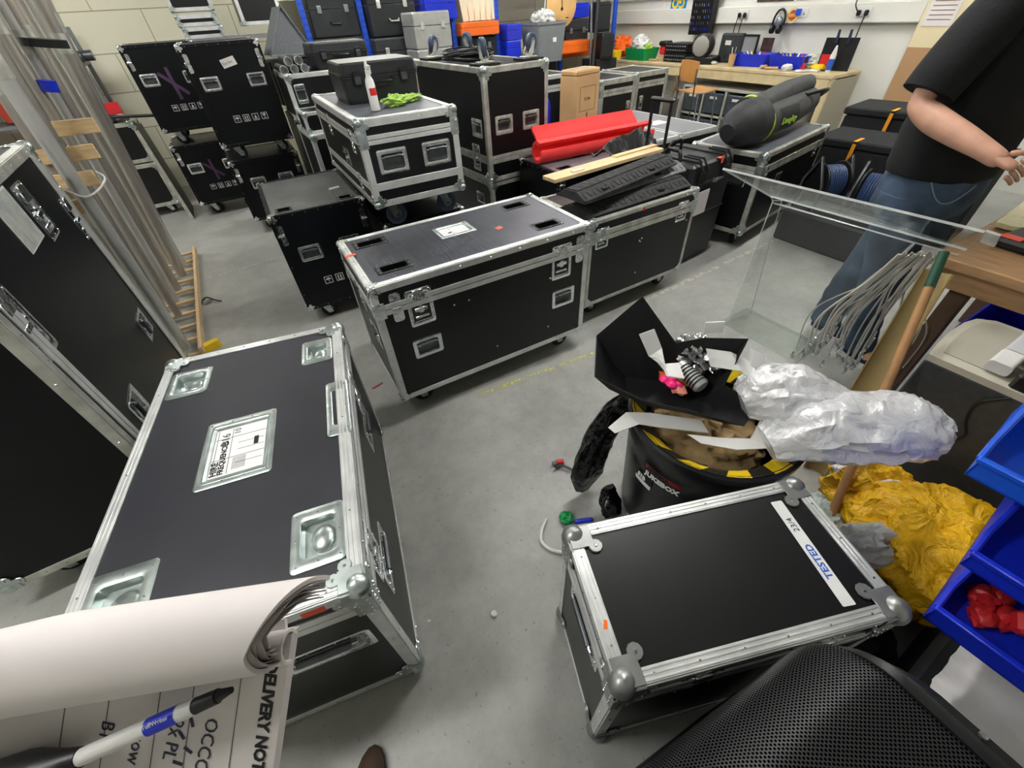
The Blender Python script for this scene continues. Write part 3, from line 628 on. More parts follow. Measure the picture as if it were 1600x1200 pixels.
Yc = flight_case('flight_case', 'black flight case with a lilac-grey lid carrying the red foam roll', 2.0, 2.68, 0, .90, .55, .13, .70,
    items=[('slot', 'top', .13, .1, .13, .08), ('slot', 'top', .42, .3, .13, .08), ('hinge', 'front', .04, .48, .06, .14)], top=mat('lilac_grey_panel', srgb(120, 112, 118), .4, .1, .1, 10), **{k: v for k, v in BK.items()})
fo = MB(); FOAM = mat('red_foam', srgb(248, 66, 66), .75, 0, .06, 10, .1, 200)
sp = []
for i in range(44):
    t = i/43; a = t*2*PI*1.15-.3; r_ = .062-.012*t; sp.append((r_*math.cos(a), r_*math.sin(a)))
sp.append((.03, .10)) if False else None
outer = [(.08*math.cos(math.radians(a)), .08*math.sin(math.radians(a))) for a in range(-200, 121, 10)]
inner = [(.055*math.cos(math.radians(a)), .055*math.sin(math.radians(a))) for a in range(120, -201, -10)]
fo.loft([[(x, p[0], p[1]) for p in outer+inner] for x in (0, .55, 1.12)], FOAM, smooth=True)
flp = [(-.07, .0), (-.058, .03), (-.02, .065), (.01, .085), (.03, .112), (.045, .105), (.02, .07), (-.01, .05), (-.045, .018), (-.055, -.008)]
fo.loft([[(x, p[0]+.085+dx, p[1]+.045) for p in flp] for x, dx in ((.02, 0), (.5, .01), (1.02, .015))], FOAM, smooth=True)
tag(fo.build('foam_roll', None, T(2.02, 3.0, .785)@RZ(-4)), 'bright red foam sheet rolled into a tube and laid across the cases', 'foam roll')
cl = MB()
def clothfn(u, v):
    x = u*.62; y = (v-.5)*.26*(1-.35*u); f_ = noise.fractal(Vector((u*5, v*4, 1.3)), 1, 2, 4)
    return (x, y+.03*math.sin(u*9), .05+.11*math.exp(-((v-.5)/.28)**2)*(.6+.5*math.sin(u*3.1))+.05*f_)
sheet(cl, clothfn, 60, 30, FAB, .003)
tag(cl.build('black_cloth', None, T(2.28, 2.50, .735)@RZ(14)), 'crumpled black cloth draped over the lilac-lidded case', 'cloth')
YB = flight_case('flight_case', 'silver-edged black case behind the lilac lid, partly under the foam roll', 2.60, 3.27, 0, .38, .42, .13, .745, tw=.026, band=False, edge=CUP, nriv=3, top=mat('lilac_grey_panel', srgb(120, 112, 118)))
# wheeled trolley case
PC = mat('moulded_black_case', srgb(34, 36, 38), .38, 0, .15, 30, .08, 150)
pt = thing('trolley_case', 'black moulded wheeled trolley case with raised pull handle and orange tape mark', 'trolley case', T(2.63, 1.98, 0)@RZ(6))
b = MB(); b.loft([rrect(.50, .42, .03, .04, cx=.27, cy=.24), rrect(.53, .45, .03, .06, cx=.27, cy=.24), rrect(.54, .46, .03, .60, cx=.27, cy=.24)], PC, smooth=False)
for z_ in (.22, .40): b.box((.27, .24, z_), (.545, .465, .012), PC, .004)
b.build('lower_shell', pt)
l = MB(); l.loft([rrect(.55, .47, .03, .605, cx=.27, cy=.24), rrect(.55, .47, .03, .63, cx=.27, cy=.24), rrect(.54, .46, .03, .64, cx=.27, cy=.24), rrect(.53, .45, .03, .755, cx=.27, cy=.24), rrect(.49, .41, .03, .77, cx=.27, cy=.24)], PC, smooth=False)
for x_ in (.12, .42): l.box((x_, .24, .775), (.05, .42, .014), PC, .004)
l.build('lid', pt)
for x_ in (.12, .42):
    k = MB(); k.tube([(x_-.035, .0, .66), (x_-.03, -.015, .74), (x_-.025, .03, .80), (x_-.02, .16, .80)], .008, BPL, 8); k.tube([(x_+.035, .0, .66), (x_+.03, -.015, .74), (x_+.025, .03, .80), (x_+.02, .16, .80)], .008, BPL, 8); k.box((x_, -.005, .68), (.08, .02, .08), BPL, .006); k.build('lid_latch', pt)
for q, (hx, hy, rz_) in enumerate(((.05, .22, 80), (.27, .36, 0))):
    k = MB(); k.tube([tuple(T(hx, hy, .775)@RZ(rz_)@Vector(p)) for p in ((-.075, 0, -.01), (-.07, 0, .045), (-.05, 0, .065), (.05, 0, .065), (.07, 0, .045), (.075, 0, -.01))], .012, BPL, 10); k.build('carry_handle', pt)
k = MB()
for q in (0, .15): k.box((-.02, .26+q, .93), (.022, .016, .42), BPL, .004)
k.box((-.02, .335, 1.135), (.032, .19, .026), BPL, .01); k.build('pull_handle', pt)
ob = MB(); ob.box((.335, .02, .772), (.045, .025, .003), ORT, 0); ob.box((.35, .005, .76), (.022, .003, .05), ORT, 0); ob.build('orange_tape', pt)
pp = MB(); Mp = T(.41, .0, .45)@RX(90); pp.loft([rrect(.15, .17, .008, .008), rrect(.15, .17, .008, .011)], PAPW, T(.18, 0, .5)@RX(90), smooth=False); pp.build('paper_label', pt)
text_mb('Lagarde', .045, mat('grey_print', srgb(150, 152, 152), .5), T(.28, -.001, .62)@RX(90), .0008).build('case_lettering', pt)
for x_ in (.1, .44): MB().lathe([(.02, -.018), (.045, -.015), (.05, 0), (.045, .015), (.02, .018)], RUB, 16, T(x_, .45, .05)@RX(90)).build('wheel', pt)
MB().box((.27, .06, .02), (.4, .05, .04), PC, .005).build('foot', pt)

Kc = flight_case('flight_case', 'long silver-edged flight case at the back right with a padded bag lying on it', 3.356, 1.928, 9.8, 1.19, .60, .13, .74,
    items=[('handle', 'left', .42, .42, .17, .12), ('latch', 'front', .1, .46, .08, .13), ('latch', 'front', 1.05, .46, .08, .13), ('latch', 'front', .6, .49, .08, .06)], tw=.03, lid=.12, corner=.03, edge=ALU2, nriv=5, ribs=2, lidtw=.026, top=mat('grey_lid_panel', srgb(92, 96, 104)))
pk = MB(); pk.box((.38, -.004, .34), (.11, .003, .13), CHR, .001); pk.build('plate', Kc)
bg = thing('stand_bag', 'long black padded stand bag with lime green piping and lettering', 'bag', T(3.30, 2.14, .762)@RZ(7)); BAGM = mat('black_nylon', srgb(58, 59, 60), .6, 0, .2, 20, .3, 60)
def bagtube(mb, pts, rs, m): mb.tube(crv(pts, 6), [rs[0]+(rs[1]-rs[0])*0 for _ in range(0)] or [r for r in _interp(rs, len(crv(pts, 6)))], m, 18)
def _interp(rs, n): return [rs[min(int(i/(n-1)*(len(rs)-1)), len(rs)-2)]*(1-((i/(n-1)*(len(rs)-1)) % 1 if i < n-1 else 1))+rs[min(int(i/(n-1)*(len(rs)-1)), len(rs)-2)+1]*((i/(n-1)*(len(rs)-1)) % 1 if i < n-1 else 1) for i in range(n)]
b = MB(); bagtube(b, [(.12, .02, .11), (.4, .04, .11), (.8, .06, .12), (1.22, .10, .14)], [.125, .115, .115, .10], BAGM); b.build('bag_body', bg)
b = MB(); bagtube(b, [(.18, .12, .19), (.5, .13, .21), (.85, .14, .24), (1.2, .14, .26)], [.10, .085, .085, .07], BAGM); b.build('accessory_pocket', bg)
b = MB(); bagtube(b, [(-.13, .05, .11), (-.04, .05, .13), (.10, .05, .13), (.22, .05, .13)], [.06, .12, .16, .165], mat('black_nylon_hood', srgb(40, 42, 44), .65, 0, .1, 20, .3, 60)); b.build('hood', bg)
LIME = mat('lime_piping', srgb(178, 216, 66), .6)
b = MB(); b.tube([(.27, .03+.122*math.cos(math.radians(a)), .11+.122*math.sin(math.radians(a))) for a in range(100, 321, 10)], .012, LIME, 8); b.tube([(.24, .12+.098*math.cos(math.radians(a)), .19+.098*math.sin(math.radians(a))) for a in range(60, 231, 10)], .011, LIME, 8); b.build('lime_piping', bg)
b = MB(); b.loft([[(x, .045+.118*math.cos(math.radians(a)), .115+.118*math.sin(math.radians(a))) for a in range(135, 226, 10)] for x in (.42, .72)], mat('logo_patch', srgb(26, 26, 30), .6), None, False, False, True, False)
text_mb('Doughty', .066, LIME, T(.45, -.075, .09)@RX(90), .002, mb=b); b.build('logo_patch', bg)
b = MB(); b.tube(crv([(.95, .02, .22), (1.1, -.05, .24), (1.25, -.02, .22), (1.32, .08, .14)], 6), .014, BPL, 8); b.build('strap', bg)

# grey-lidded long cases, cardboard box, dark silver-edged cases
GLID = mat('grey_lid', srgb(128, 130, 134), .45, .1, .06, 6)
for i_, (x_, w_, yy, ln, lab) in enumerate(((3.02, .42, 2.82, .92, 'long grey-lidded case with white edges, nearer the red foam roll'), (3.47, .48, 2.82, 1.1, 'long grey-lidded case with white edges, further from the foam roll'))):
    r = thing('flight_case', lab, 'flight case', T(x_, yy, 0)); MB().box((w_/2, ln/2, .36), (w_, ln, .72), LAM, .003).build('panel_body', r)
    e = MB()
    for a, b2, c, d in ((0, w_, 0, .02), (0, w_, ln-.02, ln), (0, .02, 0, ln), (w_-.02, w_, 0, ln)): e.box(((a+b2)/2, (c+d)/2, .722), (b2-a, d-c, .008), CUP, .001)
    e.box((w_/2, ln/2, .70), (w_+.006, ln+.006, .034), CUP, .001); e.build('edge_trim', r)
    for z_ in (.6, .02): MB().box((w_/2, ln/2, z_), (w_+.006, ln+.006, .026), CUP, .001).build('side_trim', r)
    MB().box((w_/2, ln/2, .7215), (w_-.04, ln-.04, .004), GLID, 0).build('lid_panel', r)
    if i_: MB().box((w_*.4, ln*.45, .7245), (.2, .14, .001), PAP, 0).build('paper_label', r)
flight_case('flight_case', 'silver-edged flight case under the cardboard box', 2.92, 3.77, 0, .50, .48, .13, .66, tw=.03, edge=CUP, nriv=3, lid=.1, zf=0)
cb = thing('cardboard_box', 'tall brown cardboard monitor box with printed screen outline', 'cardboard box', T(3.20, 3.84, .668)@RZ(12)@Matrix.Scale(1.18, 4))
b = MB(); b.box((.0, .09, .19), (.30, .18, .38), CARD, .003); b.box((0, .09, .40), (.30, .18, .04), CARD, .01); b.build('carton', cb)
PR = mat('carton_print', srgb(120, 92, 62), .8); b = MB(); Mf = T(0, -.001, .19)@RX(90)
for q in (-1, 1): b.box((q*.1, .03, 0), (.004, .17, .001), PR, 0, Mf); b.box((0, .03+q*.085, 0), (.2, .004, .001), PR, 0, Mf)
b.box((0, -.1, 0), (.02, .06, .001), PR, 0, Mf); b.box((0, -.13, 0), (.1, .006, .001), PR, 0, Mf); text_mb('21.5in', .034, mat('carton_ink', srgb(60, 45, 35), .8), Mf@T(-.05, .02, .001), .0004, mb=b); b.build('printed_outline', cb)
b = MB(); b.box((.151, .1, .2), (.001, .1, .1), PAP, 0); b.box((.151, .09, .3), (.001, .17, .05), mat('dark_parcel_tape', srgb(80, 78, 66), .4), 0); b.build('parcel_label', cb)
b = MB(); b.box((0, .09, .421), (.28, .07, .001), mat('clear_tape_glare', srgb(230, 215, 190), .15), 0); b.build('sealing_tape', cb)
V_ = flight_case('flight_case', 'silver-edged flight case behind the tall upside-down case, beside the blue bottle', 2.98, 4.62, 2, .62, .6, .13, 1.05, tw=.035, edge=CUP, nriv=3, lid=.12, lidtw=.03)
bb = thing('gas_bottle', 'blue and dark red upright bottle behind the tall upside-down case', 'bottle', T(3.05, 4.40, 0))
MB().lathe([(.07, 0), (.08, .02), (.08, .82), (.06, .88), (.03, .91)], mat('deep_blue_enamel', srgb(30, 30, 225), .3), 20).build('cylinder_body', bb)
MB().lathe([(.03, .91), (.03, .95), (.04, .955), (.04, .99), (.02, 1.0)], BPL, 12).build('valve', bb)
MB().box((-.16, .0, .42), (.14, .14, .84), mat('oxblood_cloth', srgb(70, 22, 24), .8), .02).build('dark_red_cover', bb)
W1 = flight_case('flight_case', 'black silver-edged rack case beside the cardboard box, nearer the foam roll', 3.75, 4.28, 3, .55, .6, .13, .98, tw=.045, edge=ALU2, nriv=3, lid=.12, items=[('latch', 'front', .46, .5, .07, .24)], lidtw=.03)
W2 = flight_case('flight_case', 'black silver-edged rack case right of its twin, nearest the school chair', 4.42, 4.42, 3, .55, .6, .13, .98, tw=.045, edge=ALU2, nriv=3, lid=.12, items=[('latch', 'front', .12, .5, .07, .24)], lidtw=.03)

# ---------------------------------------------------------------- small silver stack left of the spray bottle
R1 = flight_case('flight_case', 'large silver-edged flight case at the bottom of the stack beside the taped-note case', .60, 4.38, 0, .6, .6, .13, .90, tw=.035, edge=CUP, nriv=3, band=False)
R2 = flight_case('flight_case', 'small silver-cornered case with a zinc handle between two bigger cases', .60, 4.42, 0, .45, .28, .905, 1.06, tw=.022, edge=CUP, nriv=0, band=False, cas=False, corner=.018)
R3 = flight_case('flight_case', 'black silver-edged case holding lighting tubes on its open top', .60, 4.72, 0, .6, .6, .96, 1.30, tw=.03, edge=CUP, nriv=3, band=False, cas=False, items=[('handle', 'front', .09, .2, .09, .14)])
flight_case('flight_case', 'black flight case supporting the one with lighting tubes', .60, 5.02, 0, .6, .5, .13, .95, **BK)
random.seed(11)
for i in range(5):
    r = thing('lighting_tube', 'grey metal tube lying open-ended on the silver-edged case', 'tube', T(.62+.085*i+(.0 if i < 3 else -.2), 4.76, 1.33+(.055 if i > 2 else 0))@RZ(random.uniform(-12, 12)), 'tubes on the silver-edged case')
    MB().lathe([(.026, -.0), (.03, 0), (.03, .42), (.022, .42), (.022, .01)], DARKM, 16, RX(-90)@T(0, 0, 0)).build('tube_barrel', r)
    MB().lathe([(.0305, .0), (.033, 0), (.033, .03), (.0305, .03)], ALU, 16, RX(-90)).build('end_collar', r)
# wedge monitor and things on the racking
wm_ = thing('stage_monitor', 'grey wedge-shaped stage monitor standing on the stacked cases', 'loudspeaker', T(.85, 5.5, 1.0)@RZ(8))
MB().box((0, .2, .18), (.5, .4, .36), BPL, .01).build('support_box', wm_)
MB().loft([[(x*.5, y*.5-.0, z) for x, y, z in ((-.42, 0, .40), (.42, 0, .38), (.02, .0, .74))], [(x*.5, y*.5+.25, z) for x, y, z in ((-.42, 0, .40), (.42, 0, .38), (.02, .0, .74))]], mat('mid_grey_grille', srgb(108, 112, 116), .6, 0, .1, 60, .2, 200), smooth=False).build('grille', wm_)
MB().tube([(-.21, -.01, .40), (.21, -.01, .38), (.01, -.01, .745)], .014, GPL, 8, closed=True).build('frame', wm_)

# blue racking along the back wall
HOLEM = mat('rack_slot', srgb(14, 24, 90), .6)
def post(x, y, z1=2.4):
    r = thing('racking_post', 'blue slotted steel racking post against the back wall', 'racking post', T(x, y, 0), 'blue racking posts')
    b = MB(); b.box((0, 0, z1/2), (.06, .05, z1), RACKB, .004); b.build('upright', r); b = MB()
    for k in range(int(z1/.06)-12):
        for q in (-.014, .014): b.box((q, -.0255, .75+k*.06), (.008, .001, .02), HOLEM, 0)
    b.build('slots', r, kind='stuff')
for x_ in (1.27, 1.95, 3.17, 3.85, 4.98, 6.05): post(x_, 6.72)
for z_ in (.45, 1.05):
    r = MB(); r.box((3.7, 7.1, z_), (4.9, .75, .03), GPL, .002); r.box((3.7, 6.75, z_-.03), (4.9, .04, .08), ORP if z_ > 1 else RACKB, .003)
    tag(r.build('racking_shelf'), 'long steel racking shelf along the back wall, '+('upper level' if z_ > 1 else 'lower level'), 'shelf')
r = MB(); r.box((3.7, 7.1, 1.95), (4.9, .75, .03), GPL, .002); tag(r.build('racking_shelf'), 'long racking shelf above the stored kit on the back wall', 'shelf')
def kit(x0, x1, z0, z1, y, m, nm, lab, cat, det='latch', group=None, dp=.4):
    r = thing(nm, lab, cat, T((x0+x1)/2, y, z0), group); w_ = x1-x0; h_ = z1-z0
    MB().loft([rrect(w_*.97, dp*.97, .02, 0, cy=dp/2), rrect(w_, dp, .02, .01, cy=dp/2), rrect(w_, dp, .02, h_*.62, cy=dp/2)], m, smooth=False).build('lower_shell', r)
    MB().loft([rrect(w_, dp, .02, h_*.64, cy=dp/2), rrect(w_, dp, .02, h_*.95, cy=dp/2), rrect(w_*.96, dp*.96, .02, h_, cy=dp/2)], m, smooth=False).build('lid', r)
    if det:
        for q in (-.28, .28): MB().box((w_*q, -.008, h_*.63), (.05, .02, .07), ALU2 if det == 'metal' else GPL, .004).build('lid_latch', r)
        MB().tube([(-.06, 0, h_*.35), (-.05, -.03, h_*.3), (.05, -.03, h_*.3), (.06, 0, h_*.35)], .008, ALU2 if det == 'metal' else BPL, 8).build('carry_handle', r)
    return r
KB = mat('dusty_black_kit', srgb(52, 56, 58), .5, 0, .2, 12, .1, 80); KD = mat('very_dark_kit', srgb(30, 34, 36), .55, 0, .2, 9)
SLV = mat('silver_case_panel', srgb(186, 188, 184), .35, .6, .08, 12)
kit(1.32, 1.9, 1.07, 1.45, 6.75, KB, 'equipment_box', 'dark grey box between the two left blue posts', 'equipment box')
kit(1.35, 1.92, 1.46, 1.86, 6.75, KD, 'equipment_box', 'dark box stacked between the two left blue posts', 'equipment box')
kit(1.98, 2.62, 1.07, 1.42, 6.5, KB, 'equipment_box', 'scuffed grey-black box with chrome catches behind the coiled cable', 'equipment box', 'metal')
kit(2.0, 2.6, 1.43, 1.9, 6.55, KD, 'equipment_box', 'black box stacked on the scuffed box with chrome catches', 'equipment box', 'metal')
kit(2.33, 2.80, 1.0, 1.30, 6.0, SLV, 'silver_case', 'lower aluminium case of the pair by the blue post', 'aluminium case', 'metal')
kit(2.33, 2.80, 1.305, 1.64, 6.0, SLV, 'silver_case', 'upper aluminium case of the pair by the blue post', 'aluminium case', 'metal')
MB_ = MB(); MB_.box((2.57, 6.2, .5), (.6, .5, .99), KD, .01); tag(MB_.build('cabinet'), 'dark cabinet under the two aluminium cases', 'cabinet')
kit(2.75, 3.2, 1.55, 1.8, 6.6, BLUEP, 'blue_crate', 'blue plastic crate high beside the aluminium cases', 'crate', None)
kit(3.22, 3.80, 1.36, 1.50, 6.55, ORP, 'orange_box', 'long flat orange box below the leaning cream panels', 'box', None, None, .3)
kit(3.22, 3.80, 1.07, 1.35, 6.65, KD, 'equipment_box', 'dark box under the long flat orange box', 'equipment box')
CREAM = mat('cream_panel', srgb(232, 226, 196), .6)
for k in range(6):
    b = MB(); b.box((0, 0, .22), (.10, .02, .44), CREAM, .002, RY(-10+4*k)); tag(b.build('cream_board', None, T(3.38+.085*k, 6.72, 1.51)), 'cream board standing upright on the long orange box', 'board', 'cream boards on the orange box')
kit(3.88, 4.12, 1.07, 1.27, 6.5, BLUEP, 'blue_carton', 'lower blue carton beside the grey bin', 'box', None, None, .3)
kit(3.90, 4.14, 1.275, 1.45, 6.5, mat('blue_carton', srgb(40, 50, 190), .5), 'blue_carton', 'upper blue carton beside the grey bin', 'box', None, None, .3)
gb = thing('grey_bin', 'grey plastic bin stuffed with bits beside the blue cartons', 'bin', T(4.5, 6.5, 1.0)); MB().loft([rrect(.42, .4, .03, .0), rrect(.5, .46, .03, .42), rrect(.52, .48, .03, .42), rrect(.52, .48, .03, .45), rrect(.47, .43, .03, .45), rrect(.42, .38, .03, .1)], GPL, smooth=False).build('bin_body', gb)
cr = MB(); blob(cr, (0, 0, .47), .16, WPL, .6, 3, (1, .9, .6), 30, 18, seed=4, ridged=True); cr.build('white_packing', gb)
b = MB(); b.box((0, 0, .25), (.06, .002, .05), PAP, 0); b.build('paper_label', gb, T(.05, -.22, 0))
kit(4.55, 5.4, 1.06, 1.2, 6.4, ORP, 'orange_box', 'flat orange box behind the blue post under the round wooden dial', 'box', None, None, .3)
kit(4.2, 4.8, .47, 1.0, 6.55, KD, 'equipment_box', 'dark box on the lower racking shelf', 'equipment box')
kit(5.1, 5.55, 1.07, 1.44, 6.75, KB, 'equipment_box', 'dark box under the blue crate right of the wooden dial', 'equipment box')
kit(5.1, 5.55, 1.45, 1.62, 6.75, BLUEP, 'blue_crate', 'blue plastic crate right of the round wooden dial', 'crate', None)
dl = thing('wooden_dial', 'round wooden dial with a black hand hanging on the blue post', 'dial', T(4.85, 6.55, 1.62)@RX(90)); MB().lathe([(.0, 0), (.26, 0), (.265, .004), (.265, .016), (.26, .02), (0, .02)], mat('ply_disc', srgb(214, 172, 110), .6, 0, .1, 4), 40, None, False, False).build('disc', dl)
b = MB(); b.box((0, .06, .023), (.01, .22, .004), INK, 0); b.cyl((0, -.05, .02), (0, -.05, .028), .02, .02, INK, 12); b.build('hand', dl); b = MB(); b.box((.1, -.15, .021), (.05, .012, .002), INK, 0); b.build('mark', dl)
wc = MB(); wc.tube(crv([(4.42, 6.38, 1.95), (4.45, 6.38, 1.7), (4.43, 6.38, 1.5), (4.46, 6.38, 1.42)], 6), .008, WPL, 8); wc.sph((4.46, 6.38, 1.40), .02, WPL, 10, 6); tag(wc.build('white_cable'), 'white cable with a plug dangling in front of the grey bin', 'cable')
for (x_, y_, z0, z1, w_, lab) in ((5.33, 6.1, .98, 1.28, .22, 'black speaker standing in front of the right blue post'), (5.42, 6.35, 1.28, 1.62, .26, 'black speaker above and behind its twin at the right blue post')):
    r = thing('loudspeaker', lab, 'loudspeaker', T(x_, y_, z0)@RZ(-10)); MB().loft([rrect(w_, .22, .02, 0), rrect(w_, .22, .02, (z1-z0)*.9), rrect(w_*.8, .2, .02, z1-z0)], BPL, smooth=False).build('cabinet', r); MB().box((0, -.112, (z1-z0)*.48), (w_*.84, .006, (z1-z0)*.78), KD, .003).build('grille', r)
fr = MB(); fr.box((5.35, 6.2, .49), (.4, .35, .98), KD, .005); tag(fr.build('cabinet'), 'dark cabinet beneath the lower black speaker', 'cabinet')
ts = MB(); ts.tube([(5.05, 6.0, .6), (5.25, 6.2, 1.7)], .03, BPL, 10); ts.tube([(5.1, 6.1, .9), (5.2, 6.3, 1.75)], .018, DARKM, 8); tag(ts.build('light_stand'), 'dark folded stand leaning beside the lower black speaker', 'stand')
# left pile on the top cases at far left of the racking
SH = MB()
for z_ in (.4, .95, 1.40): SH.box((-1.85, 7.2, z_), (1.7, .5, .03), GPL, .003)
for x_ in (-2.68, -1.02):
    for y_ in (6.98, 7.42): SH.box((x_, y_, .85), (.04, .04, 1.7), GPL, .003)
tag(SH.build('shelf_unit'), 'grey steel shelf unit behind the leaning scaffold tubes', 'shelf unit')
for i, (x_, z0, w_) in enumerate(((-2.3, .97, .5), (-1.7, .97, .5), (-1.25, .97, .38), (-2.2, .42, .5))):
    r = thing('red_bin', 'dark red open storage bin on the shelf unit behind the tubes', 'bin', T(x_, 7.2, z0+.018), 'red bins behind the tubes'); MB().loft([rrect(w_*.85, .36, .02, 0), rrect(w_, .42, .02, .26), rrect(w_*.96, .39, .02, .26), rrect(w_*.82, .34, .02, .02)], mat('brick_red_plastic', srgb(176, 60, 44), .5), smooth=False).build('bin_body', r)
for i, (z_, y_, x1, r_) in enumerate(((1.465, 7.02, -.98, .045), (1.465, 7.13, -.90, .045), (1.55, 7.08, -1.02, .042), (1.46, 7.25, -1.05, .04))):
    r = thing('grey_tube', 'dark grey tube lying along the top of the shelf unit', 'tube', T(0, 0, 0), 'tubes on the shelf unit'); MB().cyl((-2.5, y_, z_), (x1, y_, z_), r_, r_, mat('gunmetal_tube', srgb(88, 88, 96), .35, .6), 16).build('tube_barrel', r); MB().box((x1-.14, y_, z_), (.012, r_*2.1, r_*2.1), BPL, .003).build('clip', r)
rt = MB(); rt.box((-1.0, 6.45, 1.06), (.32, .02, .1), REDP, .003, T(0, 0, 0)); tag(rt.build('red_board'), 'bright red flat tray behind the black bar on the left', 'tray')
bar = MB(); bar.cyl((-1.25, 6.42, 1.02), (-.5, 6.38, .96), .014, .014, BPL, 10); tag(bar.build('black_bar'), 'thin black bar lying across the rack case on the left', 'bar')
for k in range(4): pass
# open-fronted amplifier racks left of the tall stacks
for zb, zt_, lab in ((.56, .93, 'upper silver-edged rack case left of the purple X stack'), (.10, .54, 'lower silver-edged rack case left of the purple X stack')):
    flight_case('flight_case', lab, -1.38, 6.42, 2, .58, .5, zb, zt_, tw=.035, edge=ALU2, nriv=0, band=False, cas=zb < .2, corner=.028, items=[('handle', 'right', .3, .2, .12, .09)])
bt_ = MB(); blob(bt_, (0, 0, .04), .12, ALU, .7, 5, (1.3, .8, .4), 30, 16, seed=6, ridged=True); tag(bt_.build('metal_clamps', None, T(-1.08, 6.62, .94)), 'heap of silver clamps on top of the rack case', 'clamps')
lp = MB(); lp.box((0, 0, .45), (.03, .5, .9), BPL, .004, RX(0)); lp.box((.0, -.25, .45), (.036, .014, .9), ALU2, .002); tag(lp.build('leaning_panel', None, T(-.72, 6.3, .0)@RY(-3)), 'thin black panel with a silver edge standing between racks and stack', 'panel')
# silver cases on the wall shelf at the very top left
ws = MB(); ws.box((.50, 6.97, 1.52), (1.1, .46, .03), GPL, .002); ws.box((-.03, 6.97, .75), (.04, .4, 1.5), GPL, .003); ws.box((1.03, 6.97, .75), (.04, .4, 1.5), GPL, .003); tag(ws.build('shelf_unit'), 'shelf unit carrying silver cases behind the two tall stacks', 'shelf unit')
for x0, x1, z0, z1, lab in ((.02, .40, 1.54, 1.63, 'bottom silver-edged tray of the pile behind the tall stacks'), (.0, .38, 1.64, 1.73, 'middle silver-edged tray of the pile behind the tall stacks'), (-.01, .39, 1.76, 2.1, 'silver-edged black case on top of the tray pile'), (.62, 1.05, 1.62, 2.1, 'silver-edged black case hanging over the wedge monitor')):
    flight_case('flight_case', lab, x0, 6.75, 0, x1-x0, .35, z0, z1, tw=.03, edge=CUP, nriv=0, band=False, cas=False, corner=.02)

# ================================================================ right-hand wall: trunking, bench and what lies on it
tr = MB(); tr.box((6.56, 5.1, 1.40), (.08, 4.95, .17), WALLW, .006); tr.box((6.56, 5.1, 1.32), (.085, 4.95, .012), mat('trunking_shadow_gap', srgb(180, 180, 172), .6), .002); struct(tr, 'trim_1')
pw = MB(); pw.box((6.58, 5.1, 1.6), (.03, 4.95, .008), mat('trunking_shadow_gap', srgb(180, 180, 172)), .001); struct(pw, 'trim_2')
BEN = mat('worn_bench_timber', srgb(206, 188, 146), .6, 0, .16, 6, .08, 40); bn = thing('workbench', 'long worn timber workbench along the right-hand wall', 'workbench', T(0, 0, 0))
MB().box((6.29, 5.02, .88), (.58, 4.05, .035), BEN, .004).build('worktop', bn); MB().box((6.02, 5.02, .81), (.03, 4.0, .10), BEN, .003).build('front_rail', bn)
for y_ in (3.03, 6.98):
    for x_ in (6.05, 6.55): MB().box((x_, y_, .43), (.07, .07, .86), BEN, .003).build('leg', bn)
MB().box((6.3, 3.0, .43), (.52, .02, .84), mat('grey_side_panel', srgb(168, 164, 146), .6), .002).build('end_panel', bn)
dr = thing('drawer_unit', 'grey storage unit of clear-fronted drawers beneath the bench', 'drawer unit', T(5.98, 3.20, 0)); fm = mat('pale_grey_frame', srgb(176, 174, 164), .5)
b = MB()
for k in range(6): b.box((.22, k*.36, .33), (.44, .03, .66), fm, .002)
for z_ in (.02, .34, .66): b.box((.22, .9, z_), (.44, 1.83, .025), fm, .002)
b.build('frame', dr); CLR = mat('smoky_clear_plastic', srgb(70, 78, 84), .25, 0, .2, 9)
for k in range(5):
    for z_ in (.05, .37):
        o = MB().box((.2, .18+k*.36, z_+.125), (.40, .30, .24), CLR, .01).build('drawer', dr); MB().box((-.003, .18+k*.36, z_+.19), (.006, .12, .03), PAPW, .002).build('drawer_label', o)
gb_ = MB(); gb_.lathe([(.17, 0), (.2, .5), (.2, .52), (.17, .52), (.16, .05)], mat('grey_brown_bin', srgb(120, 114, 104), .6), 20, None, True, False); tag(gb_.build('waste_bin', None, T(5.75, 5.12, 0)), 'round grey-brown bin beside the school chair', 'bin')
# school chair
ch = thing('school_chair', 'wooden school chair on chrome legs pulled up to the workbench', 'chair', T(5.56, 4.42, 0)@RZ(78)); PLY = mat('varnished_ply', srgb(212, 150, 84), .35, 0, .12, 4, stretch=(1, 6, 1))
sheet(MB_ := MB(), lambda u, v: ((u-.5)*.38*(1-.1*v), (v-.5)*.38, .70+.012*math.cos(v*5)-.01*(1-(2*u-1)**2)), 10, 10, PLY, .012); MB_.build('seat', ch)
bk = MB()
def bkf(u, v):
    wd = .36*(.62+.38*math.sin(min(1, v*1.25)*PI*.62)); t = (u-.5)
    return (t*wd, .20+.035*(1-(2*t)**2), .80+v*.22+.015*(1-(2*t)**2))
sheet(bk, bkf, 12, 10, PLY, .011); bk.build('backrest', ch)
for sx in (-1, 1):
    b = MB(); b.tube(crv([(sx*.19, .24, .0), (sx*.17, .19, .45), (sx*.165, .19, .70), (sx*.165, .21, .95)], 5), .010, CHR, 8); b.build('leg', ch)
    b = MB(); b.tube(crv([(sx*.19, -.22, .0), (sx*.17, -.16, .60), (sx*.16, -.10, .69), (sx*.16, .18, .69)], 5), .010, CHR, 8); b.build('leg', ch)
rp = MB()
for k in range(6): rp.tube([(5.93+.012*math.sin(k), 5.12+.03*math.cos(k*2)+.05*math.sin(j*.6+k), .78-.045*j) for j in range(10)], .006, mat('rope_brown', srgb(140, 112, 84), .8), 6)
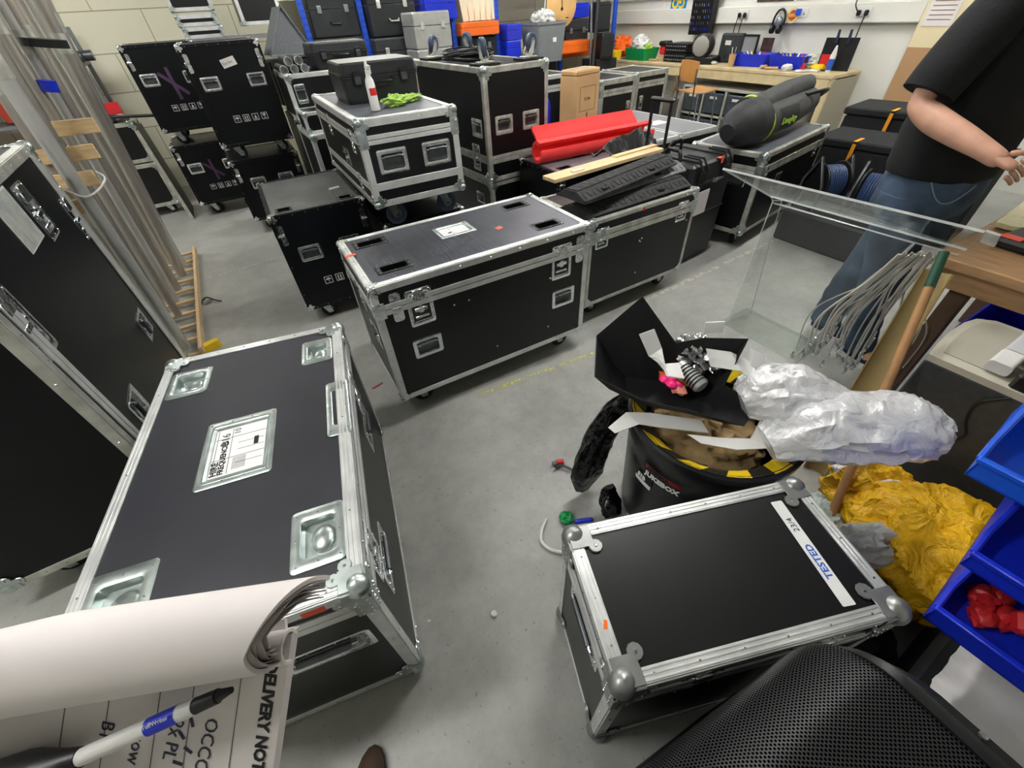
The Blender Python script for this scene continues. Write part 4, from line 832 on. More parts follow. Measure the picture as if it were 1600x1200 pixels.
tag(rp.build('hank_of_rope'), 'brown hank of cord hanging from the bench edge', 'cord')
# bench clutter (y, size)
def bz(x, y): return T(x, y, .90)
def clutter(nm, lab, cat, M, mb, group=None): return tag(mb.build(nm, None, M), lab, cat, group)
b = MB(); blob(b, (0, 0, .13), .17, ORP, .5, 3, (1, 1.1, .85), 36, 20, seed=2); clutter('orange_bag', 'slumped orange bag at the far end of the bench', 'bag', bz(6.3, 6.75), b)
gc = thing('green_crate', 'green plastic tray of rags on the bench', 'tray', bz(6.15, 6.12)); MB().loft([rrect(.26, .40, .02, 0), rrect(.32, .46, .02, .15), rrect(.30, .44, .02, .15), rrect(.24, .38, .02, .01)], GRNP, smooth=False).build('tray_body', gc)
b = MB(); blob(b, (0, .03, .17), .13, WPL, .6, 3, (.9, 1.2, .9), 30, 16, seed=8, ridged=True); b.build('white_rag', gc)
b = MB(); blob(b, (0, -.1, .15), .07, LIME, .5, 3, (1, 1, .8), 20, 12, seed=1); b.build('lime_rag', gc)
b = MB(); b.loft([rrect(.14, .16, .02, 0), rrect(.15, .17, .02, .11)], YELP, smooth=False); clutter('yellow_tub', 'yellow tub beside the orange bag on the bench', 'tub', bz(6.05, 6.62), b)
rd = thing('red_plier_set', 'red tool with black jaws lying behind the green tray', 'tool', bz(6.3, 5.78)); MB().box((0, 0, .12), (.12, .14, .10), REDP, .02).build('red_handle', rd); MB().box((0, 0, .2), (.16, .16, .06), BPL, .02).build('black_head', rd); MB().box((0, 0, .035), (.1, .1, .07), CARD, .004).build('stand', rd)
for i, z_ in enumerate((0., .11)):
    r = thing('rack_unit', ('lower' if not i else 'upper')+' black rack unit with rows of knobs on the bench', 'rack unit', bz(6.3, 5.42)@T(0, 0, z_)@RZ(0)); MB().box((0, 0, .053), (.34, .42, .102), BPL, .006).build('chassis', r); b = MB()
    for k in range(9):
        for q in (0, 1): b.cyl((-.17, -.17+k*.042, .03+q*.045), (-.185, -.17+k*.042, .03+q*.045), .009, .008, GPL, 8)
    b.build('knobs', r)
lt = thing('stage_lamp', 'black drum-shaped stage lamp with a pale lens on the bench', 'stage lamp', bz(6.22, 4.98)@RZ(18)); MB().lathe([(.10, 0), (.135, .02), (.135, .16), (.10, .26), (.05, .3)], BPL, 28, T(-.16, 0, .2)@RY(90)).build('lamp_drum', lt); MB().sph((-.155, 0, .2), .115, mat('frosted_lens', srgb(150, 148, 140), .3), 20, 6, None, (.15, 1, 1)).build('lens', lt); b = MB(); b.box((.02, 0, .04), (.34, .4, .08), BPL, .01); b.build('base_unit', lt)
tc_ = thing('tool_case', 'open black carry case standing behind the stage lamp', 'tool case', bz(6.46, 4.72)); MB().box((0, 0, .16), (.10, .34, .32), KB, .02).build('shell', tc_); MB().box((-.055, .03, .22), (.004, .09, .05), PAPW, 0).build('label', tc_)
tw_ = thing('tool_tower', 'tall black wall tool rack full of bits and drivers', 'tool rack', T(6.46, 5.30, 1.20)@RY(-3)); MB().box((0, 0, .32), (.12, .36, .64), BPL, .008).build('back_panel', tw_); random.seed(3)
for k in range(9):
    for j in range(9):
        if random.random() < .75: MB().cyl((-.06, -.15+j*.037, .05+k*.065), (-.072, -.15+j*.037, .05+k*.065+.03), .006, .005, random.choice([CHR, CHR, CHR, GPL, BLUEP]), 6).build('driver_bit', tw_)
pm = thing('paper_cup', 'tall paper cup of pens near the middle of the bench', 'cup', bz(6.12, 4.42)); MB().lathe([(.035, 0), (.045, .13), (.042, .13), (.033, .01)], CARD, 16, None, True, False).build('cup', pm)
for k in range(4): MB().cyl((0, 0, .02), (.02*math.cos(k*2), .03*math.sin(k*2), .2), .005, .005, (REDP, WPL, BPL, PAPW)[k], 6).build('pen', pm)
rad = thing('picture_frame', 'black framed screen with a handle standing on the bench', 'monitor', bz(6.45, 4.45)); b = MB()
for q in (-1, 1): b.box((0, q*.11, .2), (.03, .02, .2), BPL, .004); b.box((0, 0, .2+q*.1), (.03, .24, .02), BPL, .004)
b.build('frame', rad); MB().box((.004, 0, .2), (.01, .2, .18), mat('grey_screen', srgb(140, 142, 144), .3), 0).build('screen', rad); MB().box((.02, 0, .05), (.1, .16, .1), BPL, .004).build('foot', rad)
ph = thing('photo_print', 'small dark photograph propped behind the blue tray', 'photograph', bz(6.5, 4.22)); MB().box((0, 0, .2), (.008, .16, .15), mat('dark_photo', srgb(70, 52, 48), .3, 0, .6, 20), 0).build('print', ph); MB().box((.02, 0, .06), (.02, .05, .13), CARD, 0).build('stand', ph)
for i, (y_, w_, lab) in enumerate(((4.25, .5, 'blue tray of tools behind the paper cup'), (3.72, .46, 'open blue tray of tools nearest the right end of the bench'))):
    r = thing('blue_tray', lab, 'tray', bz(6.33, y_)@RZ(6-12*i)); MB().loft([rrect(.24, w_*.9, .02, 0), rrect(.30, w_, .02, .13), rrect(.28, w_-.02, .02, .13), rrect(.22, w_*.88, .02, .01)], BLUEP, smooth=False).build('tray_body', r)
    for k in range(7): MB().cyl((-.08+.025*k, -w_*.3+.05*k, .06), (.05, -w_*.2+.06*k, .14), .012, .009, (REDP, WPL, BPL, YELP, CHR, GPL, PURP)[k], 8).build('hand_tool', r)
random.seed(21)
for i in range(16):
    y_ = 3.3+3.3*random.random(); x_ = 6.06+.12*random.random(); m_ = random.choice([BPL, BPL, GPL, WPL, CHR, CARD]); b = MB()
    if i % 3 == 0: b.box((0, 0, .012), (.07, .16, .022), m_, .006)
    elif i % 3 == 1: b.cyl((0, -.07, .012), (.03, .07, .012), .011, .008, m_, 8)
    else: blob(b, (0, 0, .02), .035, m_, .4, 2, (1, 1.4, .5), 16, 10, seed=i)
    clutter('bench_oddment', 'small loose tool or part lying along the front of the bench', 'oddment', bz(x_, y_)@RZ(random.random()*90)@T(0, 0, .0), b, 'oddments along the bench')
b = MB(); blob(b, (0, 0, .03), .06, WPL, .3, 2, (1, 1, .6), 20, 12, seed=4); clutter('tape_roll', 'white roll on the bench in front of the right blue tray', 'roll', bz(6.1, 3.62), b)
pr = thing('red_pliers', 'red and black pliers standing up at the right end of the bench', 'pliers', bz(6.1, 3.42)); MB().cyl((-.01, -.02, 0), (0, 0, .1), .012, .01, REDP, 8).build('red_grip', pr); MB().cyl((.0, .03, 0), (0, 0, .1), .012, .01, REDP, 8).build('red_grip', pr); MB().cyl((0, 0, .09), (0, -.01, .15), .016, .008, BPL, 8).build('jaws', pr)
ce = thing('carded_blades', 'black and red carded tool pack leaning at the right end of the bench', 'tool pack', bz(6.35, 3.22)@RZ(10)); MB().box((0, 0, .15), (.01, .34, .30), BPL, 0).build('backing_card', ce); MB().box((-.008, .1, .08), (.006, .11, .14), REDP, 0).build('red_panel', ce)
for q in (.05, -.07): MB().cyl((-.02, q, .25), (-.02, q+.01, .37), .018, .013, mat('navy_grip', srgb(28, 34, 66), .5), 8).build('tool_grip', ce)
bo = thing('glue_bottle', 'white and blue bottle in front of the carded tool pack', 'bottle', bz(6.24, 3.2)); MB().lathe([(.028, 0), (.03, .15), (.02, .19), (.008, .24)], WPL, 16).build('bottle_body', bo); MB().lathe([(.0305, .02), (.0315, .12)], BLUEINK, 16, None, False, False).build('blue_label', bo)
b = MB(); blob(b, (0, 0, .06), .12, mat('cloudy_polythene', srgb(215, 215, 200), .3, 0, 0), .5, 3, (1, 1.3, .6), 30, 16, seed=14, ridged=True); clutter('plastic_bag', 'crumpled clear plastic bag behind the red pliers', 'bag', bz(6.42, 3.48), b)
b = MB(); blob(b, (0, 0, .03), .06, YELP, .4, 3, (1, 1.6, .5), 20, 12, seed=15); clutter('yellow_cloth', 'yellow cloth behind the red pliers', 'cloth', bz(6.3, 3.36), b)
# wall things
def sock(y, z): 
    r = thing('wall_socket', 'white twin wall socket fixed to the trunking', 'socket', T(6.515, y, z), 'wall sockets on the trunking'); MB().box((0, 0, 0), (.012, .15, .09), WPL, .004).build('plate', r); b = MB()
    for q in (-.035, .035): b.box((-.007, q, -.01), (.003, .018, .02), GPL, 0)
    b.build('pin_holes', r)
for y_ in (5.52, 4.70, 3.9, 3.19): sock(y_, 1.41)
for i, (y_, lab) in enumerate(((4.74, 'black plug and lead in the middle socket, left of the pair'), (4.66, 'black plug and lead in the middle socket, right of the pair'), (3.23, 'black plug in the socket near the man, its lead rising out of frame'), (3.15, 'black plug in the socket near the man, its lead dropping to the floor'))):
    r = thing('plug', lab, 'plug', T(6.5, y_, 1.40)); MB().box((-.015, 0, 0), (.03, .045, .05), BPL, .01).build('plug_top', r); pts = [(-.03, 0, -.02), (-.04, .01, -.15), (-.06, -.02, -.3), (-.1, .02, -.46)] if i != 2 else [(-.03, 0, 0), (-.05, .05, .1), (-.03, -.02, .3), (-.03, 0, .6)]
    if i == 3: pts = [(-.03, 0, -.02), (-.04, 0, -.3), (-.04, .0, -.6), (-.03, .06, -1.0), (-.04, .12, -1.38)]
    MB().tube(crv(pts, 6), .006, BPL, 8).build('lead', r)
ch_ = MB(); ch_.box((0, 0, 0), (.05, .05, .06), BLUEB, .006); tag(ch_.build('blue_charger', None, T(6.49, 3.93, 1.42)), 'small blue charger plugged into the trunking socket', 'charger')
hp = thing('headphones', 'black over-ear headphones hanging on the trunking', 'headphones', T(6.49, 4.15, 1.33)); MB().tube([(0, .075*math.cos(math.radians(a)), .0+.12*math.sin(math.radians(a))) for a in range(-20, 201, 12)], .012, BPL, 8).build('headband', hp)
for q in (-1, 1): MB().lathe([(.02, -.02), (.045, -.015), (.045, .015), (.02, .02)], BPL, 16, T(-.02, q*.045, -.07)@RX(90)@RY(0)).build('ear_cup', hp)
MB().sph((0, 0, .0), .045, mat('silver_pad', srgb(150, 158, 170), .3, .6), 12, 8, None, (.6, 1, 1.3)).build('silver_pad', hp)
cr_ = thing('round_badge', 'round cream and red badge sign on the trunking', 'sign', T(6.512, 3.96+.0, 1.39)@RY(-90)); MB().cyl((0, 0, 0), (0, 0, .006), .075, .075, mat('badge_cream', srgb(225, 205, 140), .6), 28).build('badge_disc', cr_); b = MB()
b.cyl((0, 0, .006), (0, 0, .009), .05, .05, mat('badge_red', srgb(190, 70, 50), .6), 20); b.box((0, 0, .010), (.13, .03, .002), mat('badge_gold', srgb(210, 160, 70), .6), 0, None, 90); b.build('emblem', cr_)
cr_.location.y = 3.98+.02
bp_ = thing('blue_poster', 'blue and yellow poster on the wall above the bench', 'poster', T(6.593, 5.92, 1.62)@RY(-90)@RZ(90)); MB().box((0, 0, 0), (.3, .34, .003), mat('poster_blue', srgb(20, 130, 200), .5), 0).build('sheet', bp_); text_mb('GO', .16, YELP, T(-.12, .02, .002), .0006, bold=.006).build('yellow_lettering', bp_)
for i, (y_, z_, w_, h_, m_, lab) in enumerate(((4.35, 1.60, .5, .16, mat('print_dark', srgb(70, 52, 50), .5, 0, .9, 14), 'dark photographic print at the top of the wall above the sockets'), (3.9, 1.60, .34, .15, mat('print_orange', srgb(190, 110, 60), .5, 0, .6, 14), 'orange and black print at the top of the wall above the headphones'), (6.35, 1.62, .3, .3, PAPW, 'plain pale notice on the wall near the corner'))):
    b = MB(); b.box((6.592, y_, z_), (.006, w_, h_), m_, 0); tag(b.build('wall_print'), lab, 'print')
# tall boards at right behind the man
bd = thing('notice_board', 'tall brown board with a cream notice against the wall behind the man', 'board', T(6.5, 2.35, 0)); MB().box((0, 0, .56), (.03, .52, 1.12), mat('tan_board', srgb(176, 138, 100), .6), .003).build('brown_board', bd); MB().box((0, 0, 1.46), (.03, .52, .68), mat('cream_board', srgb(222, 208, 168), .6), .003).build('cream_board', bd)
b = MB(); b.box((-.018, .1, 1.44), (.004, .26, .3), PAPW, 0); b.box((-.02, .1, 1.56), (.003, .2, .05), INK, 0); text_mb('Workshop', .04, PAP, T(-.0222, .18, 1.548)@RZ(-90)@RX(90), .0004, mb=b)
for k in range(5): b.box((-.021, .1, 1.34+.035*k), (.002, .2, .006), mat('notice_ink', srgb(120, 95, 70), .6), 0)
b.build('notice_sheet', bd)
# soft crates and cable reels behind the man
FELT = mat('charcoal_felt', srgb(30, 32, 34), .9, 0, .2, 30, .2, 120)
for i, (x_, y_, z_, l_, w_, h_, lab) in enumerate(((4.66, .95, .0, .5, 1.25, .65, 'large charcoal felt crate with orange handle straps behind the cable reels'), (5.28, 1.35, .0, .5, 1.0, .78, 'taller charcoal felt crate behind the first, with an ochre strap'))):
    r = thing('felt_crate', lab, 'crate', T(x_, y_, 0)@RZ(6)); b = MB(); b.box((l_/2, w_/2, h_/2-.03), (l_, w_, h_-.06), FELT, .02); b.build('crate_body', r); b = MB(); b.box((l_/2, w_/2, h_-.03), (l_+.03, w_+.03, .06), FELT, .012); b.build('lid', r)
    for q in ((.3, .75) if not i else (.62,)): b = MB(); b.box((-.02, w_*q, h_-.10), (.006, .03, .17), mat('orange_strap', srgb(240, 160, 20), .6), .002, T(0, 0, 0)); b.box((.05, w_*q, h_+.004), (.15, .03, .006), mat('orange_strap', srgb(240, 160, 20)), .002); b.build('strap', r)
rb = MB(); rb.box((4.03, 1.53, .13), (.42, .74, .26), KD, .015); tag(rb.build('reel_box'), 'low black box under the two cable reels', 'box')
for i, (x_, y_, rz_, lab) in enumerate(((3.98, 1.72, 62, 'black cable reel with white labels left of its twin'), (4.0, 1.38, 12, 'cable reel wound with blue cable beside the man'))):
    r = thing('cable_reel', lab, 'cable reel', T(x_, y_, .262)@RZ(rz_)); Mr = T(0, 0, .22)@RZ(0)@RX(90); BC = mat('dark_blue_cable', srgb(44, 66, 104), .45)
    for q in (-.09, .09): b = MB(); b.lathe([(.02, -.008), (.14, -.008), (.145, 0), (.14, .008), (.02, .008)], BPL, 28, Mr@T(0, 0, q)); b.build('flange', r)
    MB().lathe([(.05, -.08), (.05, .08)], BPL, 16, Mr).build('hub', r); b = MB()
    for k in range(9): b.tube([tuple(Mr@Vector((.112*math.cos(2*PI*j/24), .112*math.sin(2*PI*j/24), -.068+.017*k))) for j in range(24)], .009, BC, 6, closed=True)
    b.build('wound_cable', r)
    b = MB(); b.tube([(-.13, -.12, 0.01), (-.12, -.12, .22), (0, -.12, .40), (.12, -.12, .22), (.13, -.12, .01)], .012, DARKM, 8); b.tube([(-.13, .12, 0.01), (-.12, .12, .22), (0, .12, .40), (.12, .12, .22), (.13, .12, .01)], .012, DARKM, 8); b.build('stand_frame', r)
    if not i: b = MB(); b.box((.03, -.1, .20), (.035, .003, .075), PAP, 0, None); b.box((.02, -.1, .32), (.06, .003, .03), PAP, 0); b.build('white_label', r)

# ================================================================ scaffold tubes standing in a timber rack
STEEL = mat('galvanised_tube', srgb(178, 172, 164), .36, .75, .22, 9, .06, 30, stretch=(1, 1, .15)); random.seed(12)
tk = thing('timber_crate', 'low pale timber slatted crate on the floor at the foot of the scaffold tubes', 'crate', T(-1.22, 2.98, 0))
b = MB(); b.box((.52, .95, .06), (.022, 1.95, .05), WOODP, .002); b.box((0, .95, .06), (.022, 1.95, .05), WOODP, .002)
b.build('side_rails', tk)
for k in range(10): MB().box((.26, .0+k*.211, .035), (.5, .03, .02), WOODP, .002).build('slat', tk)
ub = thing('timber_bracket', 'notched pale timber bracket tied across the scaffold tubes', 'bracket', T(-.80, 3.02, .98))
for k in range(4):
    z_ = .0+.10*k; MB().box((-.06+.05*k, .08+.10*k, z_), (.26, .016, .07), WOODP, .003, None, -10).build('notched_board', ub)
b = MB(); b.tube(crv([(.0, .0, .1), (.06, -.03, .06), (.12, .0, .07), (.16, .1, .10), (.12, .2, .12)], 6), .005, PAPW, 6); b.build('tie_string', ub)
tubes = []
for k in range(15):
    col_ = k % 2; yb = 3.08+.125*k+random.uniform(-.02, .02); xb = -.80-.10*col_-random.uniform(0, .06); rr = random.choice([.024, .024, .03, .034])
    if k < 3: xb = -.80-.06*k; rr = .034
    tubes.append((xb, yb, xb+random.uniform(.10, .26), yb+random.uniform(-.1, .12), rr, random.uniform(2.3, 2.7)))
for k in range(3): tubes.append((-1.06-random.uniform(0, .1), 3.1+.2*k, -.98+random.uniform(-.1, .1), 3.1+.2*k+random.uniform(-.1, .1), .024, 2.5))
GRYT = mat('pale_grey_tube', srgb(196, 196, 192), .36, .5, .15, 9, 0, 30, stretch=(1, 1, .15))
for k, (xb, yb, xt, yt, rr, zt_) in enumerate(tubes):
    sh = 'nearest the tall black case' if k < 3 else ('in the front row of the timber crate' if k < 15 else 'in the back row of the timber crate')
    r = thing('scaffold_tube', 'long grey metal tube leaning upright '+sh, 'tube', T(xb, yb, .05), 'scaffold tubes '+('nearest the case' if k < 3 else 'front row' if k < 15 else 'back row'))
    d = Vector((xt-xb, yt-yb, zt_)); MB().cyl((0, 0, 0), tuple(d), rr, rr, STEEL if k % 3 else GRYT, 16).build('tube_barrel', r)
    if k % 2 == 0:
        p = d*.62; MB().cyl(tuple(p-d.normalized()*.05), tuple(p+d.normalized()*.05), rr+.004, rr+.004, ALU2, 16).build('joint_collar', r)
tp = MB(); tp.cyl((-.735, 3.66, 1.42), (-.725, 3.66, 1.47), .04, .04, BLUEP, 14); tag(tp.build('blue_tape_wrap'), 'blue tape wrapped around one of the leaning tubes', 'tape')
tp = MB(); tp.cyl((-.66, 3.80, 1.60), (-.655, 3.80, 1.635), .10, .10, BPL, 16); tag(tp.build('black_strap'), 'black strap holding several leaning tubes together', 'strap')
b = MB(); b.loft([rrect(.13, .05, .02, 0), rrect(.12, .05, .02, .05)], YELP, smooth=False); tag(b.build('yellow_cable_tie_pack', None, T(-.66, 3.05, .0)@RZ(20)), 'small yellow plastic pack on the floor by the timber crate', 'pack')
b = MB(); b.tube(crv([(0, 0, .02), (.05, .02, .05), (.1, 0, .02), (.14, -.03, .01)], 5), .006, BPL, 6); b.box((.04, .03, .02), (.07, .04, .03), ALU2, .004, None, 30); tag(b.build('metal_clip', None, T(-.70, 3.75, 0)), 'silver clip with a black cord beside the timber crate', 'clip')

# ================================================================ rubbish tub and what spills out of it
tb = thing('rubbish_tub', 'round black tub with yellow hazard tape inside its rim and a JUKEBOX sticker', 'bin', T(1.08, .50, 0))
TUBM = mat('black_tub_plastic', srgb(24, 25, 28), .3, 0, .15, 8, .03, 30)
b = MB(); b.lathe([(.0, .0), (.235, .0), (.245, .02), (.27, .40), (.272, .47), (.285, .485), (.288, .55), (.295, .555), (.295, .575), (.285, .58), (.272, .575), (.262, .40), (.228, .03), (0, .03)], TUBM, 56, None, False, False); b.build('tub_body', tb)
hz = MB(); HY = mat('hazard_yellow', srgb(240, 205, 20), .35); HB = mat('hazard_black', srgb(16, 16, 18), .4)
for k in range(24):
    a0 = 360/24*k; m_ = HY if k % 2 else HB; sk = 7
    pts = []
    for (da, z_) in ((0, .582), (15, .582), (15+sk, .535), (sk, .535)):
        a = math.radians(a0+da); r_ = .283-(.582-z_)*1.25; pts.append((r_*math.cos(a), r_*math.sin(a), z_))
    mid = [((a[0]+c[0])/2, (a[1]+c[1])/2, a[2]) for a, c in ((pts[0], pts[1]), (pts[3], pts[2]))]
    for i in (0, 1): q = math.hypot(mid[i][0], mid[i][1]); s_ = (.283-(.582-mid[i][2])*1.25)/q; mid[i] = (mid[i][0]*s_, mid[i][1]*s_, mid[i][2])
    hz.add([pts[0], mid[0], mid[1], pts[3]], [(0, 1, 2, 3)], m_); hz.add([mid[0], pts[1], pts[2], mid[1]], [(0, 1, 2, 3)], m_)
hz.build('hazard_tape', tb)
MB().tube([tuple((.296*math.cos(math.radians(a)), .296*math.sin(math.radians(a)), .53)) for a in range(-40, 0, 8)], .012, WPL, 8).build('rim_handle', tb)
stk = MB(); Rr = .277
def onc(a, z, r=Rr): a = math.radians(a); return (r*math.cos(a), r*math.sin(a), z)
def cyl_patch(mb, a0, a1, z0, z1, m, r=Rr): mb.loft([[onc(a0+(a1-a0)*k/6, z, r) for k in range(7)] for z in (z0, z1)], m, None, False, False, True, False)
cyl_patch(stk, 176, 204, .435, .457, mat('sticker_red', srgb(120, 24, 30), .3)); cyl_patch(stk, 176, 204, .395, .434, INK); cyl_patch(stk, 168, 184, .33, .35, PAP, Rr-.004); cyl_patch(stk, 168, 184, .35, .385, INK, Rr-.004)
def curved_text(mb, s, a0, z, size, m, r):
    t = text_mb(s, size, m, Matrix(), .0006, bold=.0014)
    vs = []
    for v in t.v: a = math.radians(a0)+v[0]/r; vs.append(((r+.0008+v[2])*math.cos(a), (r+.0008+v[2])*math.sin(a), z+v[1]))
    mb.add(vs, t.f, m)
curved_text(stk, 'JUKEBOX', 177, .403, .031, PAP, Rr); curved_text(stk, 'S1B', 170, .357, .025, PAP, Rr-.004); curved_text(stk, 'AMERICA', 178, .439, .020, INK, Rr)
stk.build('jukebox_sticker', tb)
b = MB(); BR = mat('brown_scrap', srgb(120, 98, 66), .9, 0, .5, 14, .4, 40, col2=srgb(178, 150, 104)); blob(b, (.03, .03, .40), .205, BR, .25, 5, (1, 1, .4), 50, 26, seed=7, ridged=True); tag(b.build('scrap_heap', None, T(1.08, .50, .0)), 'brown crumpled paper scrap filling the black tub', 'scrap')
# black folded card tray
rim = [(.95, .80, .93), (.862, .90, .75), (.744, .764, .71), (.827, .610, .675), (.927, .50, .665), (1.033, .375, .64), (1.108, .39, .68), (1.075, .50, .70), (1.17, .53, .83), (1.10, .635, .80), (1.05, .70, .76)]
ctr = Vector((1.0, .62, .60)); base = [tuple(ctr+(Vector(p)-ctr)*.62*Vector((1, 1, 0)).length/1.414+Vector((0, 0, -(p[2]-.60)*.62+.0))) for p in rim]
base = [(ctr.x+(p[0]-ctr.x)*.60, ctr.y+(p[1]-ctr.y)*.60, .605) for p in rim]
BLF = mat('black_foam_card', srgb(20, 21, 23), .75, 0, .1, 12)
def subd(L, n=3): return [tuple(Vector(L[i]).lerp(Vector(L[(i+1) % len(L)]), k/n)) for i in range(len(L)) for k in range(n)]
def shrink(L, f, dz=0): return [(ctr.x+(p[0]-ctr.x)*f, ctr.y+(p[1]-ctr.y)*f, p[2]+dz) for p in L]
B_, R_ = subd(base), subd(rim); mid = [tuple(Vector(a).lerp(Vector(c), .5)+Vector((0, 0, -.012))) for a, c in zip(B_, R_)]
b = MB(); b.loft([B_, mid, R_, shrink(R_, .985), shrink(mid, .98), shrink(B_, .97, .004)], BLF, None, True, True, False); tag(b.build('black_card_tray'), 'folded sheet of black foam card with raised corners on top of the tub', 'foam card')
def card(nm, lab, pts, m, th=.004, cat='card', group=None):
    """bent strip through paired edge points"""
    L, Rr_ = [Vector(p) for p in pts[0]], [Vector(p) for p in pts[1]]; n = len(L)-1
    def fn(u, v): i = min(int(u*n), n-1); t = u*n-i; return (L[i].lerp(L[i+1], t)).lerp(Rr_[i].lerp(Rr_[i+1], t), v)
    b = MB(); sheet(b, fn, n*3, 2, m, th, smooth=False); return tag(b.build(nm), lab, cat, group)
WF = mat('white_foam_card', srgb(232, 232, 230), .6, 0, .02, 10)
card('white_card', 'long white card strip poking out over the left of the tub rim', ([(.715, .640, .585), (.79, .640, .615), (.86, .60, .605), (.99, .49, .59)], [(.722, .612, .578), (.80, .585, .60), (.85, .54, .595), (.97, .44, .585)]), WF, .005)
card('white_card', 'white card strip curving along the front of the tub', ([(.90, .47, .595), (.97, .40, .60), (1.04, .345, .605), (1.09, .36, .66)], [(.915, .425, .585), (.98, .345, .59), (1.06, .29, .60), (1.13, .33, .655)]), WF, .005)
card('white_card', 'open white card frame among the scraps on the black tray', ([(.905, .745, .83), (.92, .70, .76), (.945, .66, .74), (.99, .63, .745)], [(.955, .73, .84), (.965, .69, .78), (.92, .61, .735), (.96, .575, .73)]), WF, .005)
card('white_card', 'bent white card flap on the right of the black tray', ([(1.07, .60, .79), (1.13, .55, .78), (1.19, .50, .74)], [(1.06, .56, .745), (1.12, .49, .745), (1.16, .45, .70)]), WF, .005)
card('white_card', 'small white card tab standing behind the black tray', ([(1.12, .66, .84), (1.16, .62, .85)], [(1.12, .655, .80), (1.16, .615, .81)]), WF, .005)
card('white_card', 'white card scrap standing at the far right of the black tray', ([(1.17, .52, .80), (1.20, .48, .78), (1.22, .45, .70)], [(1.15, .48, .76), (1.18, .45, .74), (1.20, .43, .68)]), WF, .005)
cn = thing('drink_can', 'silver and black striped can lying on the scraps in the black tray', 'can', T(1.035, .655, .695)@RZ(-4)@RX(97)); MB().lathe([(.022, 0), (.028, .004), (.028, .105), (.022, .112)], ALU, 24).build('can_body', cn); b = MB()
for k in range(7): b.lathe([(.0284, .02+.012*k), (.0284, .027+.012*k)], INK, 24, None, False, False)
b.build('printed_stripes', cn)
PK = mat('hot_pink_plastic', srgb(250, 40, 130), .4); b = MB()
for k in range(5): a = k*2*PI/5; b.sph((.026*math.cos(a), .026*math.sin(a), .02), .018, PK, 10, 6, None, (1.2, 1.2, .7))
b.sph((0, 0, .025), .016, PK, 10, 6); tag(b.build('pink_flower', None, T(.985, .635, .64)@RY(15)), 'hot pink flower-shaped plastic piece in the black tray', 'toy')
for i, (x, y, z, m_, lab) in enumerate(((1.025, .62, .655, YELP, 'yellow plastic piece beside the pink flower'), (1.0, .665, .655, ORP, 'orange plastic scrap beside the pink flower'), (1.045, .735, .68, GRNP, 'green plastic scrap beside the open white card frame'), (1.15, .62, .72, BLUEB, 'blue wrapper scrap right of the can'), (1.14, .645, .74, YELP, 'yellow wrapper scrap right of the can'), (.985, .60, .65, mat('salmon', srgb(240, 150, 130), .6), 'salmon pink scrap in front of the pink flower'), (1.0, .80, .74, BLUEB, 'blue scrap behind the open white card frame'))):
    b = MB(); blob(b, (0, 0, 0), .022, m_, .5, 2, (1, 1.3, .7), 14, 9, seed=i+30); tag(b.build('plastic_scrap', None, T(x, y, z)), lab, 'scrap')
FILM = mat('shiny_clear_film', srgb(226, 228, 232), .1, .8, .5, 14, 1., 18); b = MB(); blob(b, (0, 0, 0), .075, FILM, .7, 3, (.8, 1, .7), 44, 26, seed=41, ridged=True); tag(b.build('cellophane', None, T(1.12, .655, .71)), 'crumpled shiny cellophane at the back of the black tray', 'film')
def wrapm():
    m = mat('bubble_wrap', srgb(240, 242, 246), .13, 0, .0, 10, 0, 20, spec=.8, trans=.4, alpha=.9); N = m.node_tree.nodes; K = m.node_tree.links; b = N['Principled BSDF']
    tc = N.new('ShaderNodeTexCoord'); n1 = N.new('ShaderNodeTexNoise'); n1.inputs['Scale'].default_value = 16; n1.inputs['Detail'].default_value = 6; n1.inputs['Distortion'].default_value = 1.6; K.new(tc.outputs['Object'], n1.inputs[0])
    v = N.new('ShaderNodeTexVoronoi'); v.feature = 'DISTANCE_TO_EDGE'; v.inputs['Scale'].default_value = 24; K.new(tc.outputs['Object'], v.inputs['Vector'])
    b1 = N.new('ShaderNodeBump'); b1.inputs['Strength'].default_value = .7; b1.inputs['Distance'].default_value = .02; K.new(n1.outputs[0], b1.inputs['Height'])
    b2 = N.new('ShaderNodeBump'); b2.inputs['Strength'].default_value = .25; b2.inputs['Distance'].default_value = .01; K.new(v.outputs[0], b2.inputs['Height']); K.new(b1.outputs[0], b2.inputs['Normal']); K.new(b2.outputs[0], b.inputs['Normal'])
    return m
WRAP = wrapm()
def wrapblob(label, pts, rs, seed):
    b = MB(); P = crv(pts, 10); n = len(P); R0 = _interp(rs, n); L = []
    for i, p in enumerate(P):
        d = (P[min(i+1, n-1)]-P[max(i-1, 0)]).normalized(); a = d.cross(Vector((0, 0, 1))).normalized(); c = a.cross(d); row = []
        for j in range(48):
            t = 2*PI*j/48; q = Vector((math.cos(t), math.sin(t), 0)); f = .5-abs(noise.fractal(Vector((q.x*1.6+seed, q.y*1.6, i*.11)), 1, 2, 5))*1.3
            r = R0[i]*(1+.32*f); row.append(tuple(p+a*q.x*r*1.15+c*q.y*r*.75))
        L.append(row)
    b.loft(L, WRAP, None, True, True); return tag(b.build('bubble_wrap'), label, 'bubble wrap')
wrapblob('crumpled milky bubble wrap bulging up on the right of the tub', [(1.09, .44, .66), (1.16, .40, .69), (1.24, .33, .69), (1.33, .25, .68)], [.05, .10, .10, .05], 3.)
wrapblob('long milky bubble wrap lobe reaching right from the tub over the pole', [(1.04, .30, .63), (1.15, .24, .68), (1.27, .17, .68), (1.40, .10, .68), (1.47, .06, .68)], [.05, .09, .10, .095, .05], 8.)
BAGB = mat('black_polythene', srgb(14, 14, 17), .14, 0, 0, 10, .9, 26, spec=.8)
